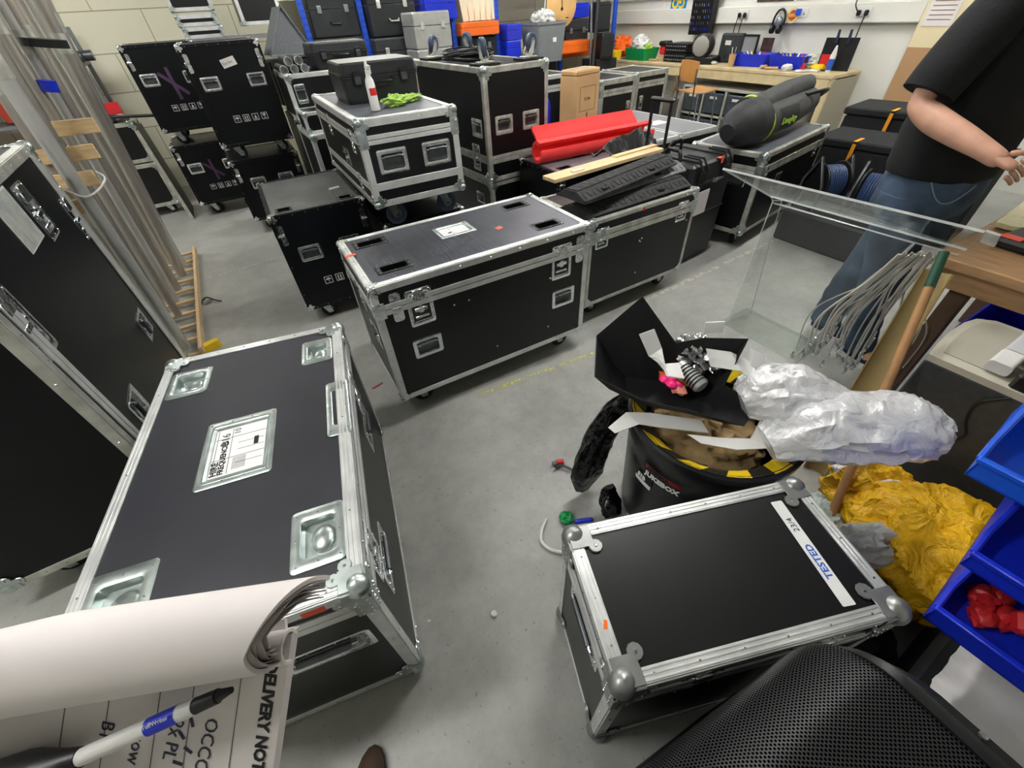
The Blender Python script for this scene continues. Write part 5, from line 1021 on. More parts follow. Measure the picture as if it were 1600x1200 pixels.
def bagblob(label, pts, rs, seed):
    b = MB(); P = crv(pts, 10); n = len(P); R0 = _interp(rs, n); L = []
    for i, p in enumerate(P):
        d = (P[min(i+1, n-1)]-P[max(i-1, 0)]).normalized(); a = d.cross(Vector((0, 1, .3))).normalized(); c = a.cross(d); row = []
        for j in range(40):
            t = 2*PI*j/40; q = Vector((math.cos(t), math.sin(t), 0)); f = noise.fractal(Vector((q.x*1.2+seed, q.y*1.2, i*.045)), 1, 2, 5); r = R0[i]*(1+.45*f); row.append(tuple(p+a*q.x*r+c*q.y*r*.6))
        L.append(row)
    b.loft(L, BAGB, None, True, True); return tag(b.build('bin_bag'), label, 'bin bag')
bagblob('shiny black bin bag hanging down the left side of the tub', [(.90, .72, .57), (.86, .75, .46), (.81, .77, .30), (.765, .765, .15), (.74, .75, .05)], [.05, .07, .075, .07, .03], 2.)
bagblob('small bunched black bin bag on the floor between tub and small case', [(.80, .66, .13), (.79, .63, .08), (.775, .60, .03)], [.03, .055, .05], 6.)

# ================================================================ acrylic lectern, cables, pole, table, man
def thin_clear(nm, tint, ior):
    m = bpy.data.materials.new(nm); m.use_nodes = True; N = m.node_tree.nodes; K = m.node_tree.links; N.remove(N['Principled BSDF'])
    t = N.new('ShaderNodeBsdfTransparent'); t.inputs[0].default_value = tint; g = N.new('ShaderNodeBsdfGlossy'); g.inputs['Roughness'].default_value = .03
    f = N.new('ShaderNodeLayerWeight'); f.inputs[0].default_value = .5; pw_ = N.new('ShaderNodeMath'); pw_.operation = 'POWER'; pw_.inputs[1].default_value = 4.; K.new(f.outputs['Facing'], pw_.inputs[0]); mr_ = N.new('ShaderNodeMapRange'); mr_.inputs[3].default_value = .04; mr_.inputs[4].default_value = .75; K.new(pw_.outputs[0], mr_.inputs[0]); x = N.new('ShaderNodeMixShader'); K.new(mr_.outputs[0], x.inputs[0]); K.new(t.outputs[0], x.inputs[1]); K.new(g.outputs[0], x.inputs[2]); K.new(x.outputs[0], N['Material Output'].inputs[0]); return m
ACR = thin_clear('clear_acrylic', (.95, .965, .955, 1), 1.5); ACE = mat('acrylic_cut_edge', srgb(225, 230, 228), .2, 0, alpha=.55)
lc = thing('acrylic_lectern', 'clear acrylic lectern with a long sloping top standing before the man', 'lectern', T(2.5, 1.0, 0))
def slab(nm, pts, th, parent, m=ACR, em=ACE):
    P = [Vector(p) for p in pts]; n_ = (P[1]-P[0]).cross(P[3]-P[0]).normalized()*th; o = Vector(parent.location)
    lo = [tuple(p-n_/2-o) for p in P]; hi = [tuple(p+n_/2-o) for p in P]; b = MB(); b.add(lo+hi, [(3, 2, 1, 0), (4, 5, 6, 7)], m); b.add(lo+hi, [(0, 1, 5, 4), (1, 2, 6, 5), (2, 3, 7, 6), (3, 0, 4, 7)], em); return b.build(nm, parent)
slab('sloping_top', [(2.195, 1.475, .95), (2.25, .38, .95), (2.41, .42, .82), (2.44, 1.30, .80)], .010, lc)
slab('top_lip', [(2.44, 1.30, .80), (2.41, .42, .82), (2.42, .44, .79), (2.455, 1.28, .765)], .008, lc)
slab('end_bracket', [(2.25, .378, .955), (2.33, .385, .89), (2.335, .34, .885), (2.255, .335, .95)], .008, lc, ACE)
slab('side_panel', [(2.425, 1.276, .0), (2.61, 1.241, 0), (2.455, 1.241, .79), (2.42, 1.27, .79)], .008, lc)
slab('front_panel', [(2.61, 1.241, .0), (2.62, .79, 0), (2.46, .60, .77), (2.455, 1.241, .77)], .008, lc)
slab('side_panel', [(2.40, .80, .0), (2.62, .79, 0), (2.46, .60, .77), (2.43, .60, .77)], .008, lc)
slab('foot_plate', [(2.36, 1.29, .006), (2.36, .76, .006), (2.64, .76, .006), (2.64, 1.29, .006)], .010, lc)
WIRE = mat('steel_wire', srgb(200, 197, 190), .35, .6); random.seed(31)
for k in range(30):
    t = k/29; x0, y0 = 2.17+.12*t, .555-.12*t; x1, y1 = 2.27+.26*t+random.uniform(-.05, .05), .74-.34*t+random.uniform(-.05, .05)
    r = thing('steel_wire', 'looped steel wire rope hanging in a bundle from the table edge', 'wire rope', T(0, 0, 0), 'hanging steel wire ropes')
    zb_ = random.uniform(.10, .34); pts = [(x0, y0, .84-random.uniform(0, .03)), (x0+.03+random.uniform(-.02, .02), y0+.05*(1-t)+random.uniform(0, .03), .66), (x1-.03, y1+.01, .42), (x1, y1, zb_)]
    b = MB(); b.tube(crv(pts, 7), .0035 if k % 3 else .005, WIRE if k % 4 else mat('clear_cord', srgb(205, 200, 190), .2), 6); b.build('rope', r)
    b = MB(); b.tube([(x1+.015*math.cos(a), y1+.004, zb_-.02+.024*math.sin(a)) for a in [2*PI*j/12 for j in range(12)]], .0045, CHR, 6, closed=True); b.cyl((x1, y1, zb_), (x1, y1, zb_+.05), .006, .006, CHR, 8); b.build('snap_hook', r)
pass
bh = thing('broom_handle', 'worn round wooden pole with a green tip leaning on the table edge', 'pole', T(1.224, .014, .012)); pd = Vector((.741, .369, .90)); MB().cyl((0, 0, 0), tuple(pd*.93), .0145, .0145, mat('turned_pole_wood', srgb(172, 128, 84), .5, 0, .15, 8), 16).build('shaft', bh); MB().cyl(tuple(pd*.925), tuple(pd*1.03), .016, .015, mat('green_tip', srgb(28, 74, 56), .5), 16).build('green_tip', bh)
ov = thing('olive_board', 'long olive-brown curved board with an oval hole leaning behind the wooden pole', 'board', T(1.70, .262, .01)); d_ = Vector((.40, .135, .82)); s_ = Vector((.3, -.9, 0)).normalized(); n_ = d_.normalized().cross(s_)
b = MB(); OLV = mat('olive_card', srgb(150, 130, 84), .6, 0, .12, 5)
b.loft([[tuple(d_*t+s_*(.046*math.cos(a))+n_*(.026*math.sin(a))) for a in [PI*q/10 for q in range(11)]+[PI*q/10 for q in range(10, -1, -1)]][:11]+[tuple(d_*t+s_*(.041*math.cos(a))+n_*(.020*math.sin(a))) for a in [PI*q/10 for q in range(10, -1, -1)]] for t in (0, .5, 1.0)], OLV, None, True, True); b.build('board', ov)
b = MB(); b.loft([[tuple(d_*.92+s_*(.018*math.cos(a))+n_*(.0265+.0005*k)+d_.normalized()*(.035*math.sin(a))) for a in [2*PI*q/16 for q in range(16)]] for k in (0, 2)], DRK); b.build('oval_hole', ov)
tb2 = thing('work_table', 'wooden work table at the right edge of the view', 'table', T(0, 0, 0)); b = MB(); b.box((3.05, -.05, .757), (1.33, 1.10, .045), WOODT, .006); b.build('table_top', tb2)
b = MB(); b.box((3.05, .44, .69), (1.2, .025, .09), WOODT, .002); b.box((2.44, -.05, .69), (.025, 1.0, .09), WOODT, .002); b.build('apron', tb2)
for x_, y_ in ((2.52, -.5), (2.52, .36), (3.62, .40), (3.62, -.5)): MB().box((x_, y_, .365), (.07, .07, .73), mat('dark_leg_wood', srgb(96, 74, 56), .6), .003).build('leg', tb2)
fm_ = MB(); CRM = mat('cream_fleece', srgb(226, 216, 158), .95, 0, .2, 9, .9, 60, col2=srgb(246, 240, 200), sheen=.4)
sheet(fm_, lambda u, v: (2.86+.78*u, .47-.50*v+.05*u, .800+.008*noise.noise(Vector((u*9, v*7, 0)))), 30, 20, CRM, .02); tag(fm_.build('cream_mat'), 'fluffy cream mat lying on the wooden work table', 'mat')
pb = thing('purple_pouch', 'flat black and purple pouch with an orange tab on the table', 'pouch', T(2.72, .20, .783)@RZ(-8)); MB().box((0, 0, .02), (.22, .40, .038), BPL, .012).build('pouch_body', pb); MB().box((.0, -.02, .041), (.16, .26, .004), mat('plum_fabric', srgb(84, 56, 88), .8), .001).build('purple_panel', pb); MB().box((-.07, .15, .042), (.05, .07, .004), ORT, .001).build('orange_tab', pb)
bb2 = thing('blue_bin', 'deep blue storage box on the floor under the wooden table', 'storage box', T(3.05, .12, 0)); MB().loft([rrect(.50, .36, .03, 0), rrect(.56, .42, .03, .33), rrect(.54, .40, .03, .33), rrect(.48, .34, .03, .02)], mat('ultramarine_plastic', srgb(18, 20, 180), .4), smooth=False).build('box_body', bb2)
# grey-topped machine
BEI = mat('beige_machine_plastic', srgb(196, 192, 176), .5, 0, .05, 8); mc = thing('office_machine', 'large dark-fronted machine with a rounded beige top under the table', 'machine', T(1.905, .235, 0))
b = MB(); b.box((.24, -.42, .30), (.48, .84, .60), mat('charcoal_metal_front', srgb(70, 74, 78), .38, .2, .12, 40, .03, 90), .006); b.build('cabinet', mc)
prof = [(0, 0), (.10, .012), (.22, .02), (.33, .016), (.40, 0), (.44, -.05), (.44, -.30), (0, -.30)]
b = MB(); b.loft([[(x, y, z) for x, y in prof] for z in (.60, .625)], BEI, smooth=False); b.loft([[(x*.82+.05, y*.8-.025, z) for x, y in prof] for z in (.626, .628)], mat('beige_panel', srgb(178, 174, 160), .55), smooth=False); b.build('beige_lid', mc)
b = MB(); b.loft([[tuple(p) for p in rrect(.065, .040, .012, 0)], [tuple(p) for p in rrect(.065, .040, .012, .11)]], WPL, T(.04, -.17, .655)@RY(90)@RZ(90), smooth=False); b.loft([rrect(.06, .036, .012, 0), rrect(.06, .036, .012, .36)], mat('pale_grey_bar', srgb(200, 202, 204), .4), T(.16, -.17, .655)@RY(90)@RZ(90), smooth=False); b.build('carry_bar', mc)
b = MB(); b.box((.2, -.52, .64), (.38, .6, .08), BPL, .01); b.build('black_feeder', mc)
b = MB(); b.tube(crv([(-.004, -.25, .60), (-.012, -.20, .54), (-.012, -.21, .46), (-.012, -.24, .40), (-.012, -.21, .34)], 6), .004, BPL, 6); b.cyl((-.012, -.21, .34), (-.012, -.205, .325), .005, .004, WPL, 6); b.build('loose_cord', mc)
# picking bins on a small rack
rk = thing('bin_rack', 'dark steel louvred back panel carrying the three blue picking bins', 'rack', T(.953, -.20, 0)@RZ(3))
MB().box((.49, -.36, .46), (.012, .40, .88), DARKM, .002).build('louvred_panel', rk)
for k in range(10): MB().box((.48, -.36, .2+.07*k), (.012, .36, .018), DARKM, .003).build('louvre', rk)
for y_ in (-.54, -.18): MB().box((.50, y_, .45), (.03, .03, .90), DARKM, .002).build('upright', rk); MB().box((.50, y_, .012), (.20, .04, .024), DARKM, .002).build('foot', rk)
def pickbin(lab, M, w, d, h, m):
    r = thing('picking_bin', lab, 'bin', M); b = MB(); t = .004
    out = [(0, 0), (0, h*.45), (.07, h*.52), (.13, h*.95), (.16, h), (d, h), (d, 0)]
    for y0 in (0, w-t): b.loft([[(x, y0+q, z) for x, z in out] for q in (0, t)], m, smooth=False)
    b.box((d/2, w/2, t/2), (d, w, t), m, 0); b.box((d-t/2, w/2, h/2), (t, w, h), m, 0); b.box((t/2, w/2, h*.225), (t, w, h*.45), m, 0)
    b.build('bin_shell', r); l = MB()
    l.box((-.004, w/2, h*.45), (.016, w+.012, .014), m, .003); l.box((d/2+.08, -.004, h), (d-.16, .014, .012), m, .003); l.box((d/2+.08, w+.004, h), (d-.16, .014, .012), m, .003); l.box((d, w/2, h), (.012, w, .012), m, .003)
    for yy in (-.003, w+.003): l.tube([(0, yy, h*.45), (.07, yy, h*.53), (.13, yy, h*.96), (.16, yy, h)], .006, m, 6)
    l.build('rolled_rim', r); return r
b1 = pickbin('nearest royal blue picking bin holding red connectors', T(.963, -.192, .54)@RZ(3)@T(0, -.34, 0), .34, .45, .13, BLUEP)
b2 = pickbin('royal blue picking bin behind the one with red connectors', T(1.01, -.155, .70)@RZ(3)@T(0, -.34, 0), .34, .40, .11, BLUEP)
b3 = pickbin('bright blue picking bin at the right edge above the others', T(1.10, -.050, .84)@RZ(3)@T(0, -.36, 0), .36, .31, .12, BLUEB)
for i, (x_, y_, z_) in enumerate(((1.06, -.26, .565), (1.10, -.24, .57), (1.09, -.29, .565), (1.14, -.26, .57))):
    b = MB(); blob(b, (0, 0, 0), .028, REDP, .4, 2, (1.2, .9, .8), 18, 10, seed=60+i); tag(b.build('red_connector', None, T(x_, y_, z_)), 'red plastic connector lying in the nearest blue bin', 'connector', 'red connectors in the bin')
cbk = thing('terminal_block', 'red terminal block with a row of brass screws in the nearest blue bin', 'connector', T(1.10, -.345, .60)@RZ(-60)@RX(20)); MB().box((0, 0, 0), (.13, .05, .035), REDP, .008).build('block_body', cbk)
for k in range(5): MB().lathe([(.002, .0), (.008, .0), (.008, .006), (.003, .007)], CHR, 10, T(-.045+.0225*k, 0, .017)).build('brass_screw', cbk)

# yellow sack, polythene, cloths
def sack():
    m = mat('yellow_sack', srgb(232, 176, 14), .45, 0, 0, 10, 0, 20); N = m.node_tree.nodes; K = m.node_tree.links; b = N['Principled BSDF']; tc = N.new('ShaderNodeTexCoord')
    n = N.new('ShaderNodeTexNoise'); n.inputs['Scale'].default_value = 5.5; n.inputs['Detail'].default_value = 1; K.new(tc.outputs['Object'], n.inputs[0]); r = N.new('ShaderNodeValToRGB'); r.color_ramp.interpolation = 'CONSTANT'
    r.color_ramp.elements[0].color = srgb(232, 178, 16); r.color_ramp.elements[1].position = .635; r.color_ramp.elements[1].color = srgb(228, 222, 222); K.new(n.outputs[0], r.inputs[0]); K.new(r.outputs[0], b.inputs['Base Color'])
    v = N.new('ShaderNodeTexNoise'); v.inputs['Scale'].default_value = 9; v.inputs['Detail'].default_value = 5; v.inputs['Distortion'].default_value = 2.2; K.new(tc.outputs['Object'], v.inputs[0]); bp = N.new('ShaderNodeBump'); bp.inputs['Strength'].default_value = .8; bp.inputs['Distance'].default_value = .05; K.new(v.outputs[0], bp.inputs['Height']); K.new(bp.outputs[0], b.inputs['Normal']); return m
YS = sack(); b = MB(); blob(b, (0, 0, 0), .25, YS, .22, 1.5, (1.05, .95, .75), 90, 50, seed=71, ridged=True, octv=3); tag(b.build('yellow_sack', None, T(1.52, -.15, .19)@RZ(-20)), 'crumpled yellow sack with white patches between the small case and the bins', 'sack')
b = MB(); blob(b, (0, 0, 0), .15, YS, .28, 1.6, (.8, 1.0, 1.0), 60, 36, seed=75, ridged=True, octv=3); tag(b.build('yellow_sack', None, T(1.57, .05, .19)@RZ(10)), 'upright folded end of a yellow sack beside the wooden pole', 'sack')
b = MB(); blob(b, (0, 0, 0), .12, mat('pale_polythene', srgb(196, 212, 206), .15, 0, 0, 10, .9, 24, trans=.3), .3, 2, (1.2, .8, .7), 50, 30, seed=77, ridged=True, octv=3); tag(b.build('polythene_bag', None, T(1.33, .12, .13)), 'pale green-white polythene bag behind the corner of the small case', 'bag')
b = MB(); blob(b, (0, 0, 0), .11, mat('grey_white_cloth', srgb(196, 196, 190), .6, 0, .1, 12, .7, 18), .3, 1.8, (.6, 1.3, .8), 50, 30, seed=79, ridged=True, octv=3); tag(b.build('grey_rag', None, T(1.29, -.03, .25)@RZ(60)), 'grey-white crumpled cloth in front of the yellow sack', 'cloth')
bx = MB(); bx.box((1.72, -.42, .16), (.34, .3, .30), mat('printed_sack_paper', srgb(206, 196, 176), .6, 0, .4, 18), .01); tag(bx.build('paper_carton'), 'pale printed carton behind the yellow sack', 'carton')
b = MB(); sheet(b, lambda u, v: (.86+.5*u, -.75+.42*v, .34+.05*noise.fractal(Vector((u*4, v*3, 2)), 1, 2, 3)-.07*v), 30, 24, mat('white_sheet', srgb(212, 210, 208), .8, 0, .05, 6), .004); tag(b.build('white_sheet'), 'creased white dust sheet at the bottom right', 'dust sheet')
b = MB(); b.box((1.12, -.52, .11), (.55, .44, .20), KD, .02); tag(b.build('dark_carton'), 'dark box beneath the white sheet at the bottom right', 'box')
b = MB(); blob(b, (0, 0, .06), .12, mat('dark_cloth', srgb(28, 28, 34), .9, 0, .2, 20), .4, 3, (1.3, 1, .6), 40, 22, seed=81); tag(b.build('dark_jacket', None, T(1.08, -.16, .0)), 'dark cloth heaped on the floor beneath the blue bins', 'cloth')

# loudspeaker with perforated grille at the bottom right
def perf():
    m = mat('perforated_grille', srgb(44, 45, 46), .42, .4, 0, 10, 0, 10); N = m.node_tree.nodes; K = m.node_tree.links; b = N['Principled BSDF']; tc = N.new('ShaderNodeTexCoord')
    sp = N.new('ShaderNodeSeparateXYZ'); K.new(tc.outputs['UV'], sp.inputs[0])
    def mth(op, a, c=None):
        n = N.new('ShaderNodeMath'); n.operation = op
        for i, q in enumerate((a, c)):
            if q is None: continue
            if isinstance(q, (int, float)): n.inputs[i].default_value = q
            else: K.new(q, n.inputs[i])
        return n.outputs[0]
    S_ = .0062; ux, uy = mth('DIVIDE', sp.outputs[0], S_), mth('DIVIDE', sp.outputs[1], S_*.866)
    row = mth('FLOOR', uy); off = mth('MULTIPLY', mth('MODULO', row, 2.), .5); fx = mth('SUBTRACT', mth('FRACT', mth('ADD', ux, off)), .5); fy = mth('MULTIPLY', mth('SUBTRACT', mth('FRACT', uy), .5), .866)
    dd = mth('SQRT', mth('ADD', mth('MULTIPLY', fx, fx), mth('MULTIPLY', fy, fy))); hole = mth('LESS_THAN', dd, .33)
    mx = N.new('ShaderNodeMix'); mx.data_type = 'RGBA'; mx.inputs[6].default_value = srgb(52, 54, 55); mx.inputs[7].default_value = (.001, .001, .001, 1); K.new(hole, mx.inputs[0]); K.new(mx.outputs[2], b.inputs['Base Color'])
    K.new(mth('MULTIPLY', mth('SUBTRACT', 1., hole), .5), b.inputs['Specular IOR Level']); K.new(mth('MULTIPLY', mth('SUBTRACT', 1., hole), .5), b.inputs['Metallic'])
    bp = N.new('ShaderNodeBump'); bp.inputs['Strength'].default_value = .6; bp.inputs['Distance'].default_value = .002; K.new(mth('MINIMUM', dd, .36), bp.inputs['Height']); K.new(bp.outputs[0], b.inputs['Normal']); return m
sk = thing('loudspeaker', 'large black loudspeaker with a curved perforated metal grille at the bottom right', 'loudspeaker', T(.665, -.075, 0)@RZ(-4.6-90))
# local: x runs along the right edge toward the camera side (-y world), y runs to +x world; grille top surface
SW, SD, ZT = 1.0, .62, .775
def spk_prof(x0, ins=0.):
    P_ = [(x0, .58)]; r_ = .11
    for k in range(11): an = PI/2*k/10; P_.append((x0+r_-r_*math.cos(an), ZT-r_*1.2+r_*1.2*math.sin(an)))
    for k in range(1, 9): t = k/8; P_.append((x0+r_+(SD-x0-r_)*t, ZT+.018*math.sin(PI*t)))
    return P_
ys = [(-.0, .10), (-.008, .062), (-.022, .034), (-.045, .012), (-.075, .002), (-.10, 0)]
b = MB(); L = []
for y, x0 in ys+[(-SW, 0)]: L.append([(x, y, z) for x, z in spk_prof(x0)]+[(SD, y, .02), (x0, y, .02)])
b.loft(L, BPL, None, True, True, False); b.build('cabinet', sk)
fr = MB(); fr.loft([[(x, y, z+.004+(.010 if -.03 < y < -.01 else 0)) for x, z in spk_prof(x0)[3:]] for y, x0 in ((-.004, .075), (-.012, .055), (-.028, .028), (-.04, .016), (-.046, .012))], BPL, None, False, False, True, False); fr.build('frame', sk)
me_v, me_f, uvs = [], [], []; YS_ = [-.048, -.06, -.075, -.10]+[-.10-.9*k/20 for k in range(1, 21)]
def x0_at(y):
    for (ya, xa), (yb, xb) in zip(ys, ys[1:]):
        if yb <= y <= ya: return xa+(xb-xa)*(y-ya)/(yb-ya)
    return 0
for y in YS_:
    P_ = spk_prof(x0_at(y)); ac = 0
    for i, (x, z) in enumerate(P_):
        if i: ac += math.hypot(x-P_[i-1][0], z-P_[i-1][1])
        me_v.append((x-.003*(i < 6), y, z+.003)); uvs.append((ac+x0_at(y), y))
nP = len(spk_prof(0))
for i in range(len(YS_)-1):
    for j in range(nP-1): me_f.append((i*nP+j, (i+1)*nP+j, (i+1)*nP+j+1, i*nP+j+1))
me = bpy.data.meshes.new('grille'); me.from_pydata(me_v, [], me_f); me.materials.append(perf()); uvl = me.uv_layers.new(name='uv')
for lp_ in me.loops: uvl.data[lp_.index].uv = uvs[lp_.vertex_index]
me.polygons.foreach_set('use_smooth', [True]*len(me_f))
if me.polygons[len(me_f)//2].normal.z < 0: me.flip_normals()
gr = bpy.data.objects.new('grille', me); C.objects.link(gr); gr.parent = sk; so = gr.modifiers.new('thick', 'SOLIDIFY'); so.thickness = .002
for a_, b_ in ((.20, -.024), (.45, -.024)): MB().lathe([(0, .0), (.006, .0), (.005, .003), (0, .004)], CHR, 10, T(a_, b_, ZT+.028), False, False).build('screw', sk)

# debris and tape on the floor
YT = mat('worn_yellow_line', srgb(196, 196, 96), .7, 0, .3, 30); WT_ = mat('worn_white_line', srgb(196, 194, 176), .7, 0, .2, 40)
random.seed(9)
def broken_line(nm, lab, p0, p1, w_, m_, n, fill=.7):
    b = MB(); a, c = Vector(p0), Vector(p1); d = (c-a); L_ = d.length; d.normalize(); s = Vector((-d.y, d.x, 0))
    for k in range(n):
        if random.random() > fill: continue
        t = (k+.5)/n*L_; ln = L_/n*random.uniform(.5, 1.05); ww = w_*random.uniform(.4, 1); o = s*random.uniform(-.2, .2)*w_; pts = []
        for q in range(8): an = 2*PI*q/8+.2; pts.append(tuple(a+d*(t+ln*.56*math.cos(an)*random.uniform(.8, 1.1))+s*(ww*.5*math.sin(an)*random.uniform(.8, 1.1))+o+Vector((0, 0, .0012))))
        b.add(pts, [tuple(range(8))], m_)
    o_ = b.build(nm); tag(o_, lab, 'floor marking'); o_['kind'] = 'stuff'
broken_line('floor_line', 'worn yellow tape line on the grey floor in front of the middle case', (.68, 1.59, 0), (1.45, 1.52, 0), .03, YT, 30, .85)
broken_line('floor_line', 'short worn yellow tape stub turning toward the middle case', (.69, 1.60, 0), (.66, 1.72, 0), .03, YT, 6, .8)
broken_line('floor_line', 'flaking white adhesive line along the floor by the trolley case', (2.1, 1.78, 0), (3.9, 1.85, 0), .05, WT_, 70, .85)
broken_line('floor_line', 'white line of worn paint on the floor left of the case stacks', (-1.0, 4.25, 0), (.2, 4.32, 0), .03, WT_, 30, .95)
b = MB(); b.tube(crv([(.72, .93, .015), (.755, .92, .02), (.80, .84, .012), (.83, .79, .01)], 5), .007, DARKM, 8); b.cyl((.745, .95, .015), (.775, .935, .015), .014, .014, REDP, 10); b.cyl((.725, .955, .014), (.745, .95, .015), .012, .012, GPL, 10); tag(b.build('hand_tool'), 'small grey tool with a red end on the floor by the bin bag', 'tool')
b = MB(); b.tube(crv([(.535, .735, .01), (.485, .70, .01), (.46, .66, .01), (.475, .61, .012), (.525, .56, .01)], 5), .007, WPL, 8); tag(b.build('white_tie'), 'white plastic strip curled on the floor beside the small case', 'strip')
b = MB(); blob(b, (0, 0, .018), .026, GRNP, .6, 4, (1, 1, .7), 20, 12, seed=91, ridged=True); tag(b.build('green_ribbon', None, T(.607, .69, 0)), 'knotted green ribbon on the floor at the small case corner', 'ribbon')
b = MB(); b.box((.665, .645, .008), (.08, .02, .012), BLUEP, .004, None, -25); tag(b.build('blue_strip'), 'blue strip on the floor beside the green ribbon', 'strip')
b = MB(); blob(b, (0, 0, .006), .012, WPL, .4, 3, (1, 1, .5), 14, 8, seed=92); tag(b.build('paper_scrap', None, T(.157, .532, 0)), 'tiny white scrap on the bare floor between the two front cases', 'scrap')
b = MB(); b.box((.187, 2.009, .003), (.07, .012, .004), mat('faded_red', srgb(170, 70, 76), .7), .001, None, 15); tag(b.build('red_scrap'), 'thin faded red scrap on the floor left of the middle case', 'scrap')
b = MB(); b.box((.30, .18, .6175), (.02, .009, .004), ORP, .001, None, 50); tag(b.build('orange_chip'), 'tiny orange wood chip on the lid of the small case', 'chip')
pts = [(-.412+.10*math.cos(a), .30+.17*math.sin(a)) for a in [2*PI*k/20 for k in range(20)]]
bt = thing('shoe', 'brown shoe toe of the photographer at the bottom edge', 'shoe', T(-.40, .28, 0)@RZ(-29)); LE = mat('brown_leather', srgb(74, 58, 46), .5); L = []
for z_, s1, s2, dy in ((.0, 1, 1, 0), (.03, 1.02, 1.01, 0), (.05, .95, .92, -.01), (.08, .8, .75, -.03), (.10, .55, .5, -.07)): L.append([(.05*s1*math.cos(a), .14*s2*math.sin(a)+dy, z_) for a in [2*PI*k/20 for k in range(20)]])
MB().loft(L, LE).build('upper', bt); MB().loft([[(.053*math.cos(a), .143*math.sin(a), z_) for a in [2*PI*k/20 for k in range(20)]] for z_ in (0, .02)], BPL).build('sole', bt)

# ================================================================ delivery note pad and marker pen
PM = Matrix(((.8517, .3843, -.3563, -.1085), (-.5219, .5608, -.6428, .165), (-.0472, .7334, .6782, 1.325), (0, 0, 0, 1)))@RZ(9)
pad = thing('delivery_note_pad', 'thick delivery note pad with its pages curled over, held at the bottom left', 'notepad', PM)
PR_ = T(.006, .0, 0)@RZ(-17); b = MB(); b.prism([(.010, .010), (-.26, .010), (-.26, -.18), (-.048, -.18)], -.011, -.001, PAPW); b.build('lower_pages', pad)
form = MB(); Mf = PR_@T(0, 0, -.0008); LN = mat('form_line', srgb(110, 108, 112), .7); SC = mat('biro_ink', srgb(40, 42, 70), .6)
for x_ in (-.03, -.062, -.085, -.12, -.15): form.box((x_, -.09, 0), (.0005, .13, .0004), LN, 0, Mf)
text_mb('DELIVERY NOTE', .0115, INK, PR_@T(-.0135, -.010, -.0006)@RZ(-90), .0002, mb=form, bold=.0004)
for i, s in enumerate(('OCCO', '2x PL', '1 cow', 'B16')): text_mb(s, .013, SC, PR_@T(-.05-.024*i, -.055-.004*i, -.0006)@RZ(-96), .0001, mb=form)
for k in range(8): form.box((-.066+.006*(k % 2), -.05-.01*k, -.0006), (.002, .007, .0003), SC, 0, PR_, 20*k)
form.build('printed_form', pad)
b = MB(); NA = 36
def rollf(u, v):
    a = math.radians(-165+290*v); back = max(0, (v-.52)/.48); x = .002+.040*back-.31*u+.002*math.sin(9*v)*(1-u); r = .0235+.003*u
    return (x, .024+r*1.1*math.sin(a)-.014*max(0, u-.55)*2, .012+r*.95*math.cos(a))
sheet(b, rollf, 24, NA, PAPW, .003); b.build('curled_pages', pad)
for k in range(6):
    b = MB()
    def lf(u, v, k=k):
        a = math.radians(-120+238*v); back = max(0, (v-.5)/.5); r = .0210-.0018*k; x = .006+.034*back+.003*math.sin(k*2+v*9)-.06*u; return (x, .024+r*1.1*math.sin(a), .012+r*.95*math.cos(a))
    sheet(b, lf, 3, NA, mat('page_edges', srgb(170, 160, 158), .8, 0, .25, 60), .0008); b.build('inner_leaf', pad)
b = MB(); sheet(b, lambda u, v: (.010-.2*u, .004+.010*math.sin(math.radians(-90+250*v)), .003+.010*math.cos(math.radians(-90+250*v))), 3, 14, PAPW, .002); b.build('bound_edge', pad)
pen = thing('marker_pen', 'white marker pen with a blue label and black cap lying on the pad', 'pen', PM@T(-.052, -.020, .013)@RZ(195)); MB().cyl((0, 0, 0), (.086, 0, 0), .0054, .0054, WPL, 20).build('barrel', pen)
b = MB(); b.cyl((.012, 0, 0), (.034, 0, 0), .0056, .0056, BLUEP, 20, None, False); text_mb('TuffWriter', .0042, PAP, T(.0335, -.0016, .0056)@RZ(180), .0002, mb=b); b.build('blue_label', pen)
MB().cyl((-.016, 0, 0), (0, 0, 0), .0046, .005, BPL, 20).cyl((-.026, 0, 0), (-.016, 0, 0), .002, .004, BPL, 16).build('nib_collar', pen)
MB().tube([(.084, 0, 0), (.10, 0, 0), (.125, .002, 0), (.17, .006, 0)], [.006, .010, .020, .028], BPL, 20).build('black_cap', pen)

# ================================================================ the man at the table
SKIN = mat('skin', srgb(204, 156, 132), .5, 0, .10, 14, .05, 60)
MX = Matrix(); man = thing('person', 'man in a black t-shirt and blue jeans working at the table on the right', 'person', T(0, 0, 0))
V, E, Rd, roots = [], [], [], []
def chain(pts, root=False, link=None):
    s = len(V)
    for i, (p, r) in enumerate(pts):
        V.append(p); Rd.append(r if isinstance(r, tuple) else (r, r))
        if i: E.append((s+i-1, s+i))
    if link is not None: E.append((link, s))
    if root: roots.append(s)
    return s
pel = chain([((2.78, .78, .98), (.15, .12)), ((2.78, .79, 1.15), (.15, .115)), ((2.80, .78, 1.38), (.17, .13)), ((2.80, .78, 1.58), (.10, .09)), ((2.80, .76, 1.69), .06), ((2.80, .745, 1.75), .058)], True)
rsh = chain([((2.64, .79, 1.58), .062), ((2.57, .80, 1.55), .058), ((2.48, .83, 1.41), .052), ((2.42, .845, 1.275), .046), ((2.395, .75, 1.235), .052), ((2.37, .63, 1.20), .045), ((2.352, .545, 1.175), .036), ((2.345, .505, 1.160), .034), ((2.342, .47, 1.148), .028)], False, pel+3)
